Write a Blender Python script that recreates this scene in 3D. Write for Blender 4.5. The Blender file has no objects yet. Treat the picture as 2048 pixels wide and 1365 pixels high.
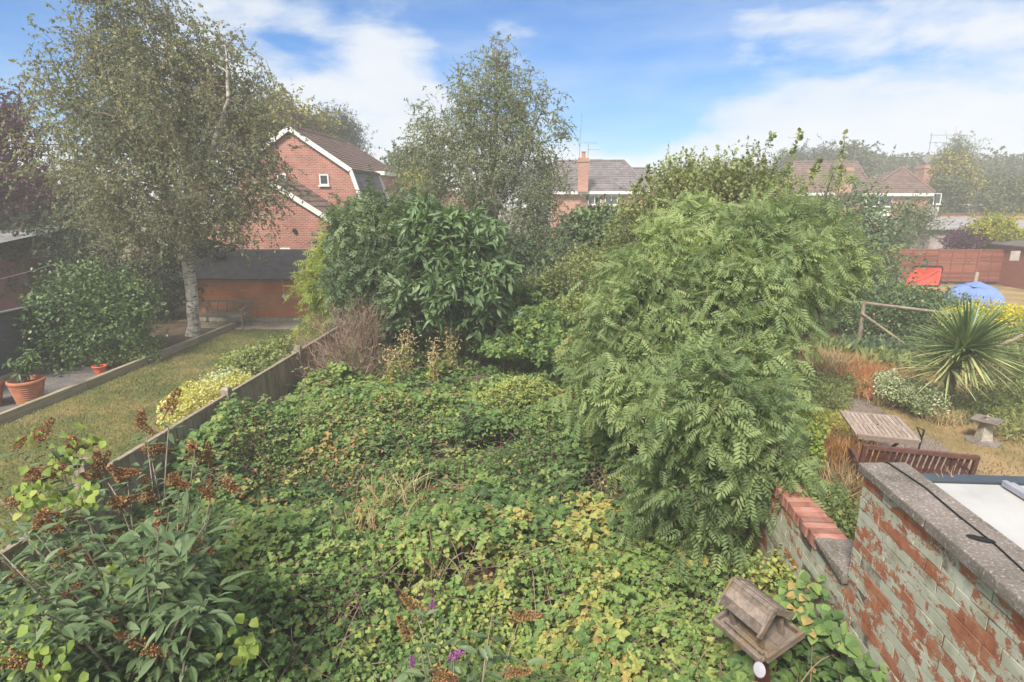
import bpy, math
import numpy as np
R = math.radians
rng = np.random.default_rng(7)
scene = bpy.context.scene
# ------------------------------------------------------------------ camera
FPX = 1150.0; PITCH = R(13.87); YAW = R(3.67); HC = 4.1
cd = bpy.data.cameras.new('camera'); cam = bpy.data.objects.new('camera', cd)
scene.collection.objects.link(cam); scene.camera = cam
cd.sensor_width = 36; cd.lens = FPX / 2048 * 36; cd.clip_start = .05; cd.clip_end = 2000
cam.location = (0, 0, HC); cam.rotation_euler = (R(90) - PITCH, 0, YAW)
fw = np.array([-math.sin(YAW) * math.cos(PITCH), math.cos(YAW) * math.cos(PITCH), -math.sin(PITCH)])
rt = np.array([math.cos(YAW), math.sin(YAW), 0]); up = np.cross(rt, fw); CP = np.array([0, 0, HC])
def ray(x, y): return fw + rt * (x - 1024) / FPX + up * (682.5 - y) / FPX
def G(x, y, z=0):
    d = ray(x, y); return CP + d * (z - HC) / d[2]
def Dp(x, y, Y):
    d = ray(x, y); return CP + d * Y / d[1]
def Xp(x, y, X):
    d = ray(x, y); return CP + d * X / d[0]
# ------------------------------------------------------------------ light
SUN_EL, SUN_AZ = R(48), R(205)      # azimuth clockwise from +Y
scene.view_settings.view_transform = 'Standard'; scene.view_settings.look = 'None'
scene.view_settings.gamma = 1; scene.view_settings.use_curve_mapping = False
scene.view_settings.exposure = 1.15
sl = bpy.data.lights.new('sun', 'SUN'); sl.energy = 3.0; sl.angle = R(12); sl.color = (1, .92, .8)
so = bpy.data.objects.new('sun', sl); scene.collection.objects.link(so)
so.rotation_euler = (R(90) - SUN_EL, 0, R(180) - SUN_AZ)
so.location = (0, -10, 30)
w = bpy.data.worlds.new('World'); scene.world = w; w.use_nodes = True
def world():
    nt = w.node_tree; nt.nodes.clear(); N = nt.nodes.new; K = nt.links.new
    out = N('ShaderNodeOutputWorld'); bg = N('ShaderNodeBackground'); bg.inputs[1].default_value = .12
    K(bg.outputs[0], out.inputs[0])
    sky = N('ShaderNodeTexSky'); sky.sky_type = 'NISHITA'; sky.sun_disc = False
    sky.sun_elevation = SUN_EL; sky.sun_rotation = SUN_AZ; sky.air_density = 1.0; sky.dust_density = .3; sky.ozone_density = 3
    tc = N('ShaderNodeTexCoord'); nm = N('ShaderNodeVectorMath'); nm.operation = 'NORMALIZE'; K(tc.outputs['Generated'], nm.inputs[0])
    def noise(scale, det, vec, sc=(1, 1, 2.6), rough=.55, dist=0, loc=(0, 0, 0)):
        mp = N('ShaderNodeMapping'); mp.inputs['Scale'].default_value = sc; mp.inputs['Location'].default_value = loc; K(vec, mp.inputs[0])
        n = N('ShaderNodeTexNoise'); n.inputs['Scale'].default_value = scale; n.inputs['Detail'].default_value = det
        n.inputs['Roughness'].default_value = rough; n.inputs['Distortion'].default_value = dist; K(mp.outputs[0], n.inputs[0]); return n.outputs[0]
    def m(op, a, b=None, c=None):
        n = N('ShaderNodeMath'); n.operation = op
        for i, v in enumerate((a, b, c)):
            if v is None: continue
            if isinstance(v, (int, float)): n.inputs[i].default_value = v
            else: K(v, n.inputs[i])
        return n.outputs[0]
    def mr(v, a, b, c, d):
        n = N('ShaderNodeMapRange'); n.interpolation_type = 'SMOOTHSTEP'; K(v, n.inputs[0])
        for i, q in enumerate((a, b, c, d)): n.inputs[i + 1].default_value = q
        return n.outputs[0]
    n1 = noise(4.6, 12, nm.outputs[0], sc=(1, 1, 3.2), rough=.6, dist=.3, loc=(3.1, .4, 1.7)); n2 = noise(11, 9, nm.outputs[0], sc=(1, 1, 2.2), loc=(1, 5, 2), dist=.4)
    acc = m('MULTIPLY_ADD', n2, .42, m('SUBTRACT', n1, .08))
    # banks of cloud and clear gaps, each a direction in the sky
    for (x, y, rad, wt) in [(430, 50, 12, .15), (930, 190, 10, .15), (700, 230, 9, .12), (1700, 180, 16, .15), (1450, 270, 10, .10), (1100, 330, 20, .06),
                            (1950, 330, 16, .12), (1150, 40, 15, -.34), (1420, 60, 13, -.20), (630, 55, 5, -.12), (30, 90, 10, -.3), (1270, 190, 8, -.22), (1900, 20, 10, -.06), (860, 10, 7, -.24), (560, 120, 4, -.12), (1000, 110, 5, .12), (800, 90, 6, .12)]:
        d = ray(x, y); d = d / np.linalg.norm(d)
        dn = N('ShaderNodeVectorMath'); dn.operation = 'DOT_PRODUCT'; K(nm.outputs[0], dn.inputs[0]); dn.inputs[1].default_value = d
        acc = m('ADD', acc, mr(dn.outputs['Value'], math.cos(R(rad)), 1, 0, wt))
    # unseen cloud added overhead and behind the camera to neutralise the blue skylight
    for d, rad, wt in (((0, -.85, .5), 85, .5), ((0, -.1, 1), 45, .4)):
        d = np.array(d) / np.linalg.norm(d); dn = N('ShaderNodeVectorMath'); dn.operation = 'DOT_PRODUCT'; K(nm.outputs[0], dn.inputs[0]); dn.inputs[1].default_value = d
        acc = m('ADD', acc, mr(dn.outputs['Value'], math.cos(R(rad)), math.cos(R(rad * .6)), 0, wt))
    sx = N('ShaderNodeSeparateXYZ'); K(nm.outputs[0], sx.inputs[0])
    hz = mr(sx.outputs[2], -.02, .2, .26, 0)
    acc = m('ADD', acc, hz)
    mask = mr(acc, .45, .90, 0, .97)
    wisps = m('MULTIPLY', mr(noise(2, 5, nm.outputs[0], sc=(1, 1, 4)), .36, .75, 0, .5), 1.0)
    mask = m('MAXIMUM', mask, wisps)
    n3 = noise(5, 6, nm.outputs[0], loc=(9, 2, 4))
    cr = N('ShaderNodeMixRGB'); K(mr(n3, .35, .7, 0, 1), cr.inputs[0])
    cr.inputs[1].default_value = (2.85, 3.2, 3.65, 1); cr.inputs[2].default_value = (3.35, 3.5, 3.7, 1)
    tn = N('ShaderNodeMixRGB'); tn.blend_type = 'MULTIPLY'; tn.inputs[0].default_value = 1; K(sky.outputs[0], tn.inputs[1]); tn.inputs[2].default_value = (.115, .37, .60, 1)
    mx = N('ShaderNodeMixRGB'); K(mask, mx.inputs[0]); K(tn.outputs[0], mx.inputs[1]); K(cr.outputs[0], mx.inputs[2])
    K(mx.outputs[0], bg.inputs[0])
world()
cy = scene.cycles
cy.max_bounces = 5; cy.diffuse_bounces = 3; cy.glossy_bounces = 2; cy.transmission_bounces = 4; cy.volume_bounces = 1
cy.caustics_reflective = False; cy.caustics_refractive = False; cy.use_denoising = True

# ------------------------------------------------------------------ helpers
OFF = {}
col = scene.collection
def tag(o, label=None, cat=None, group=None, kind=None):
    if label: o['label'] = label
    if cat: o['category'] = cat
    if group: o['group'] = group
    if kind: o['kind'] = kind
    return o
def thing(name, label, cat, loc=(0, 0, 0), rotz=0, group=None):
    o = bpy.data.objects.new(name, None); col.objects.link(o)
    o.location = loc; o.rotation_euler = (0, 0, rotz); o.empty_display_size = .1
    OFF[o.name] = np.array(loc, float) if rotz == 0 else None
    return tag(o, label, cat, group)
class Buf:
    def __init__(s): s.V = []; s.L = []; s.S = []; s.M = []; s.T = []; s.n = 0
    def raw(s, V, loops, sizes, m=0, tone=.5):
        V = np.asarray(V, np.float32).reshape(-1, 3); loops = np.asarray(loops, np.int64); sizes = np.asarray(sizes, np.int64)
        s.V.append(V); s.L.append(loops + s.n); s.S.append(sizes); k = len(sizes)
        s.M.append(np.full(k, m, np.int32)); s.T.append(np.broadcast_to(np.asarray(tone, np.float32), (k,)).copy()); s.n += len(V)
    def poly(s, V, F, m=0, tone=.5): s.raw(V, [i for f in F for i in f], [len(f) for f in F], m, tone)
    def box(s, a, b, m=0, tone=.5, rot=None, org=None, jit=0):
        a = np.array(a, float); b = np.array(b, float)
        V = np.array([[(a, b)[i][0], (a, b)[j][1], (a, b)[k][2]] for k in (0, 1) for j in (0, 1) for i in (0, 1)])
        if jit: V += rng.normal(0, jit, V.shape)
        if rot is not None:
            o = (a + b) / 2 if org is None else np.array(org); V = (V - o) @ np.array(rot).T + o
        s.poly(V, [(0, 2, 3, 1), (4, 5, 7, 6), (0, 1, 5, 4), (2, 6, 7, 3), (0, 4, 6, 2), (1, 3, 7, 5)], m, tone)
    def bar(s, p, q, wd, th, upv=(0, 0, 1), m=0, tone=.5):
        p = np.array(p, float); q = np.array(q, float); d = q - p; d /= np.linalg.norm(d)
        x = np.cross(d, upv); x /= np.linalg.norm(x); z = np.cross(x, d)
        V = [c + x * i * wd / 2 + z * k * th / 2 for c in (p, q) for i, k in ((-1, -1), (1, -1), (1, 1), (-1, 1))]
        s.poly(V, [(0, 1, 2, 3), (7, 6, 5, 4), (0, 4, 5, 1), (1, 5, 6, 2), (2, 6, 7, 3), (3, 7, 4, 0)], m, tone)
    def tube(s, P, rad, sides=6, m=0, tone=.5, cap=True):
        P = np.asarray(P, float); n = len(P); rad = np.broadcast_to(np.asarray(rad, float), (n,))
        T = np.gradient(P, axis=0); T /= np.linalg.norm(T, axis=1)[:, None] + 1e-9
        ref = np.array([0, 0, 1.]) if abs(T[0][2]) < .9 else np.array([1., 0, 0])
        X = np.cross(T, ref); X /= np.linalg.norm(X, axis=1)[:, None] + 1e-9; Z = np.cross(X, T)
        a = np.arange(sides) * 2 * np.pi / sides
        V = P[:, None] + rad[:, None, None] * (np.cos(a)[None, :, None] * X[:, None] + np.sin(a)[None, :, None] * Z[:, None])
        i = np.arange(n - 1)[:, None] * sides; j = np.arange(sides)[None]; k = (j + 1) % sides
        F = np.stack([i + j, i + k, i + sides + k, i + sides + j], -1).reshape(-1, 4)
        s.raw(V.reshape(-1, 3), F.ravel(), np.full(len(F), 4), m, tone)
        if cap:
            s.poly(V[0], [tuple(range(sides))], m, tone); s.poly(V[-1], [tuple(range(sides - 1, -1, -1))], m, tone)
    def lathe(s, prof, c, sides=24, m=0, tone=.5):
        a = np.arange(sides) * 2 * np.pi / sides; V = []
        for r_, z in prof: V += [(c[0] + r_ * math.cos(t), c[1] + r_ * math.sin(t), c[2] + z) for t in a]
        F = [(i * sides + j, i * sides + (j + 1) % sides, (i + 1) * sides + (j + 1) % sides, (i + 1) * sides + j) for i in range(len(prof) - 1) for j in range(sides)]
        s.poly(V, F, m, tone)
    def inst(s, tm, pos, Dr, Nr, sc, tone, m=0, jit=.05):
        V, F = tm; V = np.asarray(V, float); k = len(pos); pos = np.asarray(pos); Dr = np.asarray(Dr, float); Nr = np.asarray(Nr, float)
        y = Dr / (np.linalg.norm(Dr, axis=1)[:, None] + 1e-9); x = np.cross(y, Nr); x /= np.linalg.norm(x, axis=1)[:, None] + 1e-9; z = np.cross(x, y)
        sc = np.broadcast_to(np.asarray(sc, float), (k,))
        W = pos[:, None] + sc[:, None, None] * (V[None, :, 0:1] * x[:, None] + V[None, :, 1:2] * y[:, None] + V[None, :, 2:3] * z[:, None])
        lf = np.array([i for f in F for i in f]); sz = np.array([len(f) for f in F])
        L = (lf[None] + (np.arange(k) * len(V))[:, None]).ravel()
        tn = np.broadcast_to(np.asarray(tone, float), (k,)); tn = (tn[:, None] + rng.uniform(-jit, jit, (k, len(F)))).ravel()
        s.raw(W.reshape(-1, 3), L, np.tile(sz, k), m, np.clip(tn, 0, 1))
    def build(s, name, mats, parent=None, smooth=False, bevel=0, world=True):
        V = np.concatenate(s.V); L = np.concatenate(s.L).astype(np.int32); S = np.concatenate(s.S).astype(np.int32)
        off = None
        if parent is not None:
            off = OFF.get(parent.name)
            if off is not None and world: V = V - off
        me = bpy.data.meshes.new(name); me.vertices.add(len(V)); me.vertices.foreach_set('co', V.astype(np.float32).ravel())
        me.loops.add(len(L)); me.loops.foreach_set('vertex_index', L)
        me.polygons.add(len(S)); st = np.zeros(len(S), np.int32); st[1:] = np.cumsum(S)[:-1]
        me.polygons.foreach_set('loop_start', st)
        me.polygons.foreach_set('material_index', np.concatenate(s.M))
        me.polygons.foreach_set('use_smooth', np.full(len(S), bool(smooth)))
        at = me.attributes.new('tone', 'FLOAT', 'FACE'); at.data.foreach_set('value', np.concatenate(s.T))
        me.update(calc_edges=True)
        for mm in (mats if isinstance(mats, (list, tuple)) else [mats]): me.materials.append(mm)
        o = bpy.data.objects.new(name, me); col.objects.link(o)
        if parent is not None: o.parent = parent; OFF[o.name] = off
        if bevel:
            b = o.modifiers.new('bevel', 'BEVEL'); b.width = bevel; b.segments = 2; b.limit_method = 'ANGLE'
        return o
def norm(v): return v / (np.linalg.norm(v, axis=-1, keepdims=True) + 1e-9)
_W = rng.normal(0, 1, (24, 3)); _PH = rng.uniform(0, 6.28, 24)
def nz(p, f, seed=0):                       # smooth pseudo noise, about -1..1
    p = np.asarray(p, float) * f; o = 0
    for i in range(8):
        j = (i + seed * 5) % 24; o = o + np.sin(p @ _W[j] * 2.2 + _PH[j] + seed)
    return o / 3.2
# ------------------------------------------------------------------ materials
def nodes(name):
    m = bpy.data.materials.new(name); m.use_nodes = True; nt = m.node_tree; nt.nodes.clear()
    out = nt.nodes.new('ShaderNodeOutputMaterial'); return m, nt.nodes.new, nt.links.new, out
def ramp(N, stops):
    r = N('ShaderNodeValToRGB'); e = r.color_ramp.elements
    while len(e) < len(stops): e.new(.5)
    for i, (p, c) in enumerate(stops): e[i].position = p; e[i].color = (*c, 1)
    return r
def noisen(N, K, scale, det=4, rough=.6, sc=None, coord='Object', dist=0):
    tc = N('ShaderNodeTexCoord'); v = tc.outputs[coord]
    if sc: mp = N('ShaderNodeMapping'); mp.inputs['Scale'].default_value = sc; K(v, mp.inputs[0]); v = mp.outputs[0]
    n = N('ShaderNodeTexNoise'); n.inputs['Scale'].default_value = scale; n.inputs['Detail'].default_value = det; n.inputs['Roughness'].default_value = rough
    n.inputs['Distortion'].default_value = dist; K(v, n.inputs[0]); return n.outputs[0]
def pbsdf(N, K, out, rough=.7, spec=.3):
    b = N('ShaderNodeBsdfPrincipled'); b.inputs['Roughness'].default_value = rough; b.inputs['Specular IOR Level'].default_value = spec
    K(b.outputs[0], out.inputs[0]); return b
def bump(N, K, b, h, st=.5, dist=.01):
    n = N('ShaderNodeBump'); n.inputs['Strength'].default_value = st; n.inputs['Distance'].default_value = dist; K(h, n.inputs['Height']); K(n.outputs[0], b.inputs['Normal'])
def mixc(N, K, f, a, b_):
    n = N('ShaderNodeMixRGB')
    for i, v in enumerate((f, a, b_)):
        if isinstance(v, (int, float)): n.inputs[i].default_value = v
        elif isinstance(v, tuple): n.inputs[i].default_value = (*v, 1)
        else: K(v, n.inputs[i])
    return n.outputs[0]
def leafmat(name, stops, trans=.3, rough=.55, spec=.25):
    m, N, K, out = nodes(name)
    at = N('ShaderNodeAttribute'); at.attribute_name = 'tone'
    r = ramp(N, stops); K(at.outputs['Fac'], r.inputs[0])
    b = N('ShaderNodeBsdfPrincipled'); b.inputs['Roughness'].default_value = rough; b.inputs['Specular IOR Level'].default_value = spec
    K(r.outputs[0], b.inputs['Base Color'])
    t = N('ShaderNodeBsdfTranslucent'); g = N('ShaderNodeMixRGB'); g.blend_type = 'MULTIPLY'; g.inputs[0].default_value = 1; K(r.outputs[0], g.inputs[1]); g.inputs[2].default_value = (1.3, 1.25, .5, 1)
    K(g.outputs[0], t.inputs[0])
    x = N('ShaderNodeMixShader'); x.inputs[0].default_value = trans; K(b.outputs[0], x.inputs[1]); K(t.outputs[0], x.inputs[2]); K(x.outputs[0], out.inputs[0])
    return m
def noisemat(name, stops, scale, det=6, rough=.85, spec=.2, bmp=.4, bd=.01, sc=None, scale2=None, stops2=None, f2=.5, dist=0, tone=0):
    m, N, K, out = nodes(name); b = pbsdf(N, K, out, rough, spec)
    n = noisen(N, K, scale, det, sc=sc, dist=dist); r = ramp(N, stops); K(n, r.inputs[0]); c = r.outputs[0]
    if scale2:
        n2 = noisen(N, K, scale2, 8, sc=sc); r2 = ramp(N, stops2); K(n2, r2.inputs[0]); c = mixc(N, K, f2, c, r2.outputs[0])
    if tone:
        at = N('ShaderNodeAttribute'); at.attribute_name = 'tone'; rr = ramp(N, [(0, (1 - tone,) * 3), (1, (1 + tone,) * 3)]); K(at.outputs['Fac'], rr.inputs[0])
        x = N('ShaderNodeMixRGB'); x.blend_type = 'MULTIPLY'; x.inputs[0].default_value = 1; K(c, x.inputs[1]); K(rr.outputs[0], x.inputs[2]); c = x.outputs[0]
    K(c, b.inputs['Base Color'])
    if bmp: bump(N, K, b, n, bmp, bd)
    return m
def plain(name, c, rough=.5, spec=.4, var=.12, metal=0, scale=6):
    m, N, K, out = nodes(name); b = pbsdf(N, K, out, rough, spec); b.inputs['Metallic'].default_value = metal
    n = noisen(N, K, scale, 6); r = ramp(N, [(.3, tuple(v * (1 - var) for v in c)), (.7, tuple(min(1, v * (1 + var)) for v in c))]); K(n, r.inputs[0]); K(r.outputs[0], b.inputs['Base Color'])
    return m
def brickmat(name, axis, c1, c2, mortar, bw=.225, bh=.075, ms=.012):
    m, N, K, out = nodes(name); b = pbsdf(N, K, out, .85, .2)
    tc = N('ShaderNodeTexCoord'); sp = N('ShaderNodeSeparateXYZ'); K(tc.outputs['Object'], sp.inputs[0]); cb = N('ShaderNodeCombineXYZ')
    K(sp.outputs[axis], cb.inputs[0]); K(sp.outputs[2], cb.inputs[1])
    br = N('ShaderNodeTexBrick'); K(cb.outputs[0], br.inputs['Vector']); br.inputs['Scale'].default_value = 1
    br.inputs['Brick Width'].default_value = bw; br.inputs['Row Height'].default_value = bh; br.inputs['Mortar Size'].default_value = ms
    br.inputs['Color1'].default_value = (*c1, 1); br.inputs['Color2'].default_value = (*c2, 1); br.inputs['Mortar'].default_value = (*mortar, 1)
    n = noisen(N, K, 1.3, 8); r = ramp(N, [(.3, (.75, .75, .75)), (.7, (1.15, 1.12, 1.1))]); K(n, r.inputs[0])
    x = N('ShaderNodeMixRGB'); x.blend_type = 'MULTIPLY'; x.inputs[0].default_value = 1; K(br.outputs[0], x.inputs[1]); K(r.outputs[0], x.inputs[2]); K(x.outputs[0], b.inputs['Base Color'])
    bump(N, K, b, br.outputs['Fac'], -.4, .01); return m
def woodmat(name, dark, light, grain=(14, 1, 14), scale=3, rough=.8, extra=None):
    m, N, K, out = nodes(name); b = pbsdf(N, K, out, rough, .2)
    n = noisen(N, K, scale, 8, .65, sc=grain, dist=.3); r = ramp(N, [(.3, dark), (.7, light)]); K(n, r.inputs[0]); c = r.outputs[0]
    at = N('ShaderNodeAttribute'); at.attribute_name = 'tone'; rr = ramp(N, [(0, (.7, .7, .7)), (1, (1.3, 1.3, 1.3))]); K(at.outputs['Fac'], rr.inputs[0])
    x = N('ShaderNodeMixRGB'); x.blend_type = 'MULTIPLY'; x.inputs[0].default_value = 1; K(c, x.inputs[1]); K(rr.outputs[0], x.inputs[2]); c = x.outputs[0]
    if extra:
        n2 = noisen(N, K, 5, 6); r2 = ramp(N, [(.52, (0, 0, 0)), (.68, (1, 1, 1))]); K(n2, r2.inputs[0]); c = mixc(N, K, r2.outputs[0], c, extra)
    K(c, b.inputs['Base Color']); bump(N, K, b, n, .5, .004); return m

def S(*cs): return [(i / (len(cs) - 1), c) for i, c in enumerate(cs)]
M = {}
M['bark'] = noisemat('bark', [(.3, (.07, .055, .04)), (.7, (.2, .17, .13))], 9, sc=(1, 1, .3), bmp=.8, bd=.02)
M['birch_bark'] = noisemat('birch_bark', [(.38, (.10, .09, .08)), (.5, (.42, .39, .35)), (.7, (.6, .57, .52))], 5, sc=(1, 1, 2.4), bmp=.6, bd=.02)
M['twig'] = noisemat('twig', [(.3, (.11, .08, .06)), (.7, (.24, .18, .14))], 9, bmp=0)
M['dead'] = leafmat('dead_twigs', S((.16, .10, .08), (.3, .2, .16), (.42, .31, .24)), 0, .9, .1)
M['birch'] = leafmat('birch_leaf', S((.14, .155, .10), (.21, .235, .15), (.29, .315, .205), (.38, .34, .2), (.38, .26, .17)), .38)
M['birch2'] = leafmat('birch_leaf_pale', S((.16, .2, .13), (.24, .29, .18), (.33, .38, .25), (.38, .42, .25)), .38)
M['plum'] = leafmat('plum_leaf', S((.05, .018, .04), (.1, .035, .075), (.16, .065, .12)))
M['dark'] = leafmat('dark_leaf', S((.03, .045, .025), (.06, .085, .045), (.1, .13, .065)))
M['shrub'] = leafmat('shrub_leaf', S((.04, .08, .03), (.09, .15, .05), (.19, .28, .1)), .2, .4, .4)
M['laurel'] = leafmat('laurel_leaf', S((.07, .12, .055), (.125, .2, .09), (.2, .3, .13)), .25, .4, .4)
M['elder'] = leafmat('elder_leaf', S((.065, .1, .06), (.115, .17, .09), (.18, .25, .13), (.24, .32, .15)), .3)
M['ash'] = leafmat('ash_leaf', S((.1, .15, .065), (.175, .25, .105), (.27, .35, .155), (.38, .46, .2)), .4)
M['rose'] = leafmat('rose_leaf', S((.09, .13, .05), (.19, .24, .09), (.31, .35, .14), (.38, .42, .17)), .35)
M['limegreen'] = leafmat('lime_leaf', S((.16, .24, .05), (.28, .37, .08), (.42, .46, .12), (.5, .4, .14)), .35)
M['bramble'] = leafmat('bramble_leaf', S((.05, .095, .035), (.09, .155, .055), (.14, .23, .075), (.21, .31, .095), (.29, .37, .11), (.41, .42, .13), (.47, .39, .13), (.36, .2, .11)), .3)
M['buddleja'] = leafmat('buddleja_leaf', S((.05, .085, .035), (.09, .14, .06), (.14, .2, .095), (.26, .33, .2)), .2)
M['seed'] = leafmat('seed_head', S((.16, .085, .04), (.31, .165, .075), (.44, .27, .13)), 0, .9, .1)
M['purple'] = leafmat('purple_flower', S((.22, .04, .22), (.4, .1, .42), (.55, .22, .55)), .2)
M['yellow'] = leafmat('yellow_leaf', S((.22, .3, .07), (.6, .57, .18), (.76, .73, .42)), .3)
M['variegated'] = leafmat('variegated_leaf', S((.1, .17, .07), (.35, .42, .22), (.66, .68, .48)), .2)
M['golden'] = leafmat('golden_leaf', S((.25, .3, .03), (.55, .5, .04), (.7, .62, .08)), .3)
M['rust'] = leafmat('rust_grass', S((.22, .10, .04), (.38, .2, .08), (.5, .3, .12), (.5, .12, .08)), .2)
M['straw'] = leafmat('straw', S((.2, .14, .07), (.4, .3, .16), (.58, .47, .28)), .1)
M['cordy'] = leafmat('cordyline_leaf', S((.07, .13, .05), (.14, .22, .08), (.3, .36, .15), (.5, .48, .25)), .15, .4, .4)
M['blade'] = leafmat('grass_blade', S((.11, .14, .05), (.18, .18, .07), (.28, .23, .11), (.38, .3, .16)), .2)
M['far'] = leafmat('far_leaf', S((.05, .08, .03), (.10, .13, .05), (.16, .19, .07)), .1)
M['fary'] = leafmat('far_yellow_leaf', S((.15, .16, .04), (.28, .27, .07), (.4, .36, .1)), .1)
M['conifer'] = leafmat('conifer_needle', S((.02, .04, .02), (.04, .065, .035), (.06, .09, .05)), 0)
M['pink'] = leafmat('rose_petal', S((.7, .3, .25), (.8, .55, .45)), .2)
M['earth'] = noisemat('earth', [(.3, (.05, .035, .025)), (.7, (.13, .09, .06))], 3, bmp=.6, bd=.05)
M['ground'] = noisemat('ground', [(.35, (.10, .10, .04)), (.6, (.2, .15, .08))], .8, 8, bmp=.3, bd=.03)
def lawnmat(name, cols, sc=1.1, mid=.5):
    m, N, K, out = nodes(name); b = pbsdf(N, K, out, .9, .1)
    n = noisen(N, K, sc, 4, .6); r = ramp(N, [(mid - .16, cols[0]), (mid, cols[1]), (mid + .16, cols[2])]); K(n, r.inputs[0])
    n2 = noisen(N, K, 60, 6, .8); r2 = ramp(N, [(.3, (.6, .6, .6)), (.7, (1.4, 1.35, 1.3))]); K(n2, r2.inputs[0])
    x = N('ShaderNodeMixRGB'); x.blend_type = 'MULTIPLY'; x.inputs[0].default_value = 1; K(r.outputs[0], x.inputs[1]); K(r2.outputs[0], x.inputs[2]); K(x.outputs[0], b.inputs[0]); bump(N, K, b, n2, .6, .02); return m
M['lawn'] = lawnmat('lawn', [(.09, .12, .04), (.15, .16, .055), (.27, .21, .09)])
M['lawn2'] = lawnmat('dry_lawn', [(.13, .15, .055), (.25, .19, .09), (.36, .25, .14)], .8, .46)
M['gravel'] = noisemat('gravel', [(.35, (.04, .035, .04)), (.5, (.12, .115, .12)), (.66, (.3, .29, .29))], 38, 4, bmp=.8, bd=.02, scale2=2, stops2=[(.4, (.12, .11, .11)), (.7, (.26, .22, .18))])
M['path'] = noisemat('path_gravel', [(.35, (.13, .095, .08)), (.6, (.25, .2, .175)), (.75, (.55, .5, .47))], 50, 3, bmp=.5, bd=.01)
M['slab'] = noisemat('slab', [(.3, (.3, .25, .19)), (.7, (.46, .38, .3))], 2.5, 8, bmp=.2, tone=.2)
M['conc'] = noisemat('concrete', [(.35, (.12, .095, .085)), (.55, (.21, .18, .16)), (.62, (.33, .29, .27)), (.7, (.62, .58, .54))], 62, 3, rough=.9, bmp=.5, bd=.004, scale2=4, stops2=[(.35, (.09, .085, .06)), (.65, (.28, .235, .215))], f2=.5)
M['conc2'] = noisemat('concrete_pale', [(.35, (.3, .27, .22)), (.7, (.5, .46, .4))], 14, 6, bmp=.3)
M['postconc'] = noisemat('post_concrete', [(.35, (.2, .16, .12)), (.7, (.4, .34, .28))], 18, 6, bmp=.4)
M['fence'] = woodmat('fence_wood', (.17, .135, .10), (.40, .33, .26), grain=(10, 10, 1.2))
M['sleeper'] = woodmat('sleeper_wood', (.2, .17, .11), (.40, .34, .25), grain=(6, .6, 8))
M['oldwood'] = woodmat('old_wood', (.10, .08, .065), (.27, .215, .18), grain=(9, 2, 9), extra=(.22, .15, .07))
M['tablewood'] = woodmat('table_wood', (.22, .16, .13), (.43, .35, .3), grain=(14, 2, 14))
M['benchwood'] = woodmat('bench_wood', (.07, .03, .027), (.15, .07, .06), grain=(5, 5, 5), rough=.5)
M['benchgrey'] = woodmat('bench_grey', (.14, .12, .10), (.3, .25, .2))
M['rustic'] = woodmat('rustic_pole', (.14, .11, .08), (.36, .3, .23), grain=(3, 3, 3))
M['redfence'] = woodmat('red_fence', (.16, .05, .035), (.3, .11, .075), grain=(2, 2, 14))
M['redpost'] = plain('red_post', (.14, .04, .035), .6)
M['white'] = plain('white_paint', (.75, .74, .71), .4, .4, .06)
M['greyfence'] = noisemat('grey_fence', [(.3, (.06, .065, .075)), (.7, (.10, .105, .12))], 6, sc=(1, 1, 6), bmp=.2)
M['greytrim'] = plain('grey_trim', (.3, .3, .31))
M['terracotta'] = noisemat('terracotta', [(.3, (.36, .13, .07)), (.7, (.52, .22, .13))], 7, bmp=.1, rough=.75)
M['orange'] = plain('orange_plastic', (.66, .12, .05), .45)
M['soil'] = plain('soil', (.06, .04, .03), .95, .1, .4, scale=40)
M['felt'] = noisemat('felt', [(.3, (.09, .075, .075)), (.7, (.15, .13, .125))], 4, bmp=.2)
M['tile'] = noisemat('roof_tile', [(.3, (.11, .07, .06)), (.7, (.2, .13, .11))], 2, 8, bmp=.2, tone=.25)
M['tilegrey'] = noisemat('roof_tile_grey', [(.3, (.12, .105, .11)), (.7, (.19, .165, .17))], 2, 8, bmp=.2, tone=.25)
M['brickX'] = brickmat('brick_front', 0, (.3, .085, .065), (.43, .15, .11), (.42, .33, .28))
M['brickY'] = brickmat('brick_side', 1, (.3, .085, .065), (.43, .15, .11), (.42, .33, .28))
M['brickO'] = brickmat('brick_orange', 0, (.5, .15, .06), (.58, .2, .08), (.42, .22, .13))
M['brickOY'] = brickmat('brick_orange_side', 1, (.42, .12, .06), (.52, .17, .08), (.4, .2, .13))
M['brickF'] = brickmat('brick_far', 0, (.36, .15, .10), (.5, .24, .17), (.42, .3, .25))
M['brickFY'] = brickmat('brick_far_side', 1, (.36, .15, .10), (.5, .24, .17), (.42, .3, .25))
M['glass'] = plain('window_glass', (.04, .05, .06), .08, .8, .3)
M['black'] = plain('black', (.015, .015, .017), .6, .2)
M['metal'] = plain('aerial_metal', (.3, .3, .31), .4, .5, metal=.6)
M['render'] = noisemat('pale_panel', [(.3, (.34, .29, .27)), (.7, (.46, .41, .39))], 3, bmp=.1)
M['corr'] = noisemat('corrugated', [(.3, (.2, .19, .19)), (.7, (.34, .33, .33))], 2, bmp=.05)
M['red'] = plain('red_cloth', (.62, .09, .06), .6, .2, .08)
M['blue'] = plain('blue_cloth', (.16, .24, .5), .5, .3, .08)
M['roofwhite'] = noisemat('white_roof', [(.3, (.36, .345, .33)), (.5, (.45, .44, .425)), (.7, (.49, .48, .465))], 2.5, bmp=.02, rough=.4)
M['gutter'] = plain('gutter', (.05, .065, .08), .4, .4)
M['lilac'] = plain('grey_lilac', (.3, .3, .34), .5)
M['redbrick_top'] = noisemat('coping_brick', [(.3, (.22, .09, .07)), (.55, (.38, .18, .14)), (.7, (.27, .21, .17))], 9, 9, bmp=.6, bd=.006, tone=.4)
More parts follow.
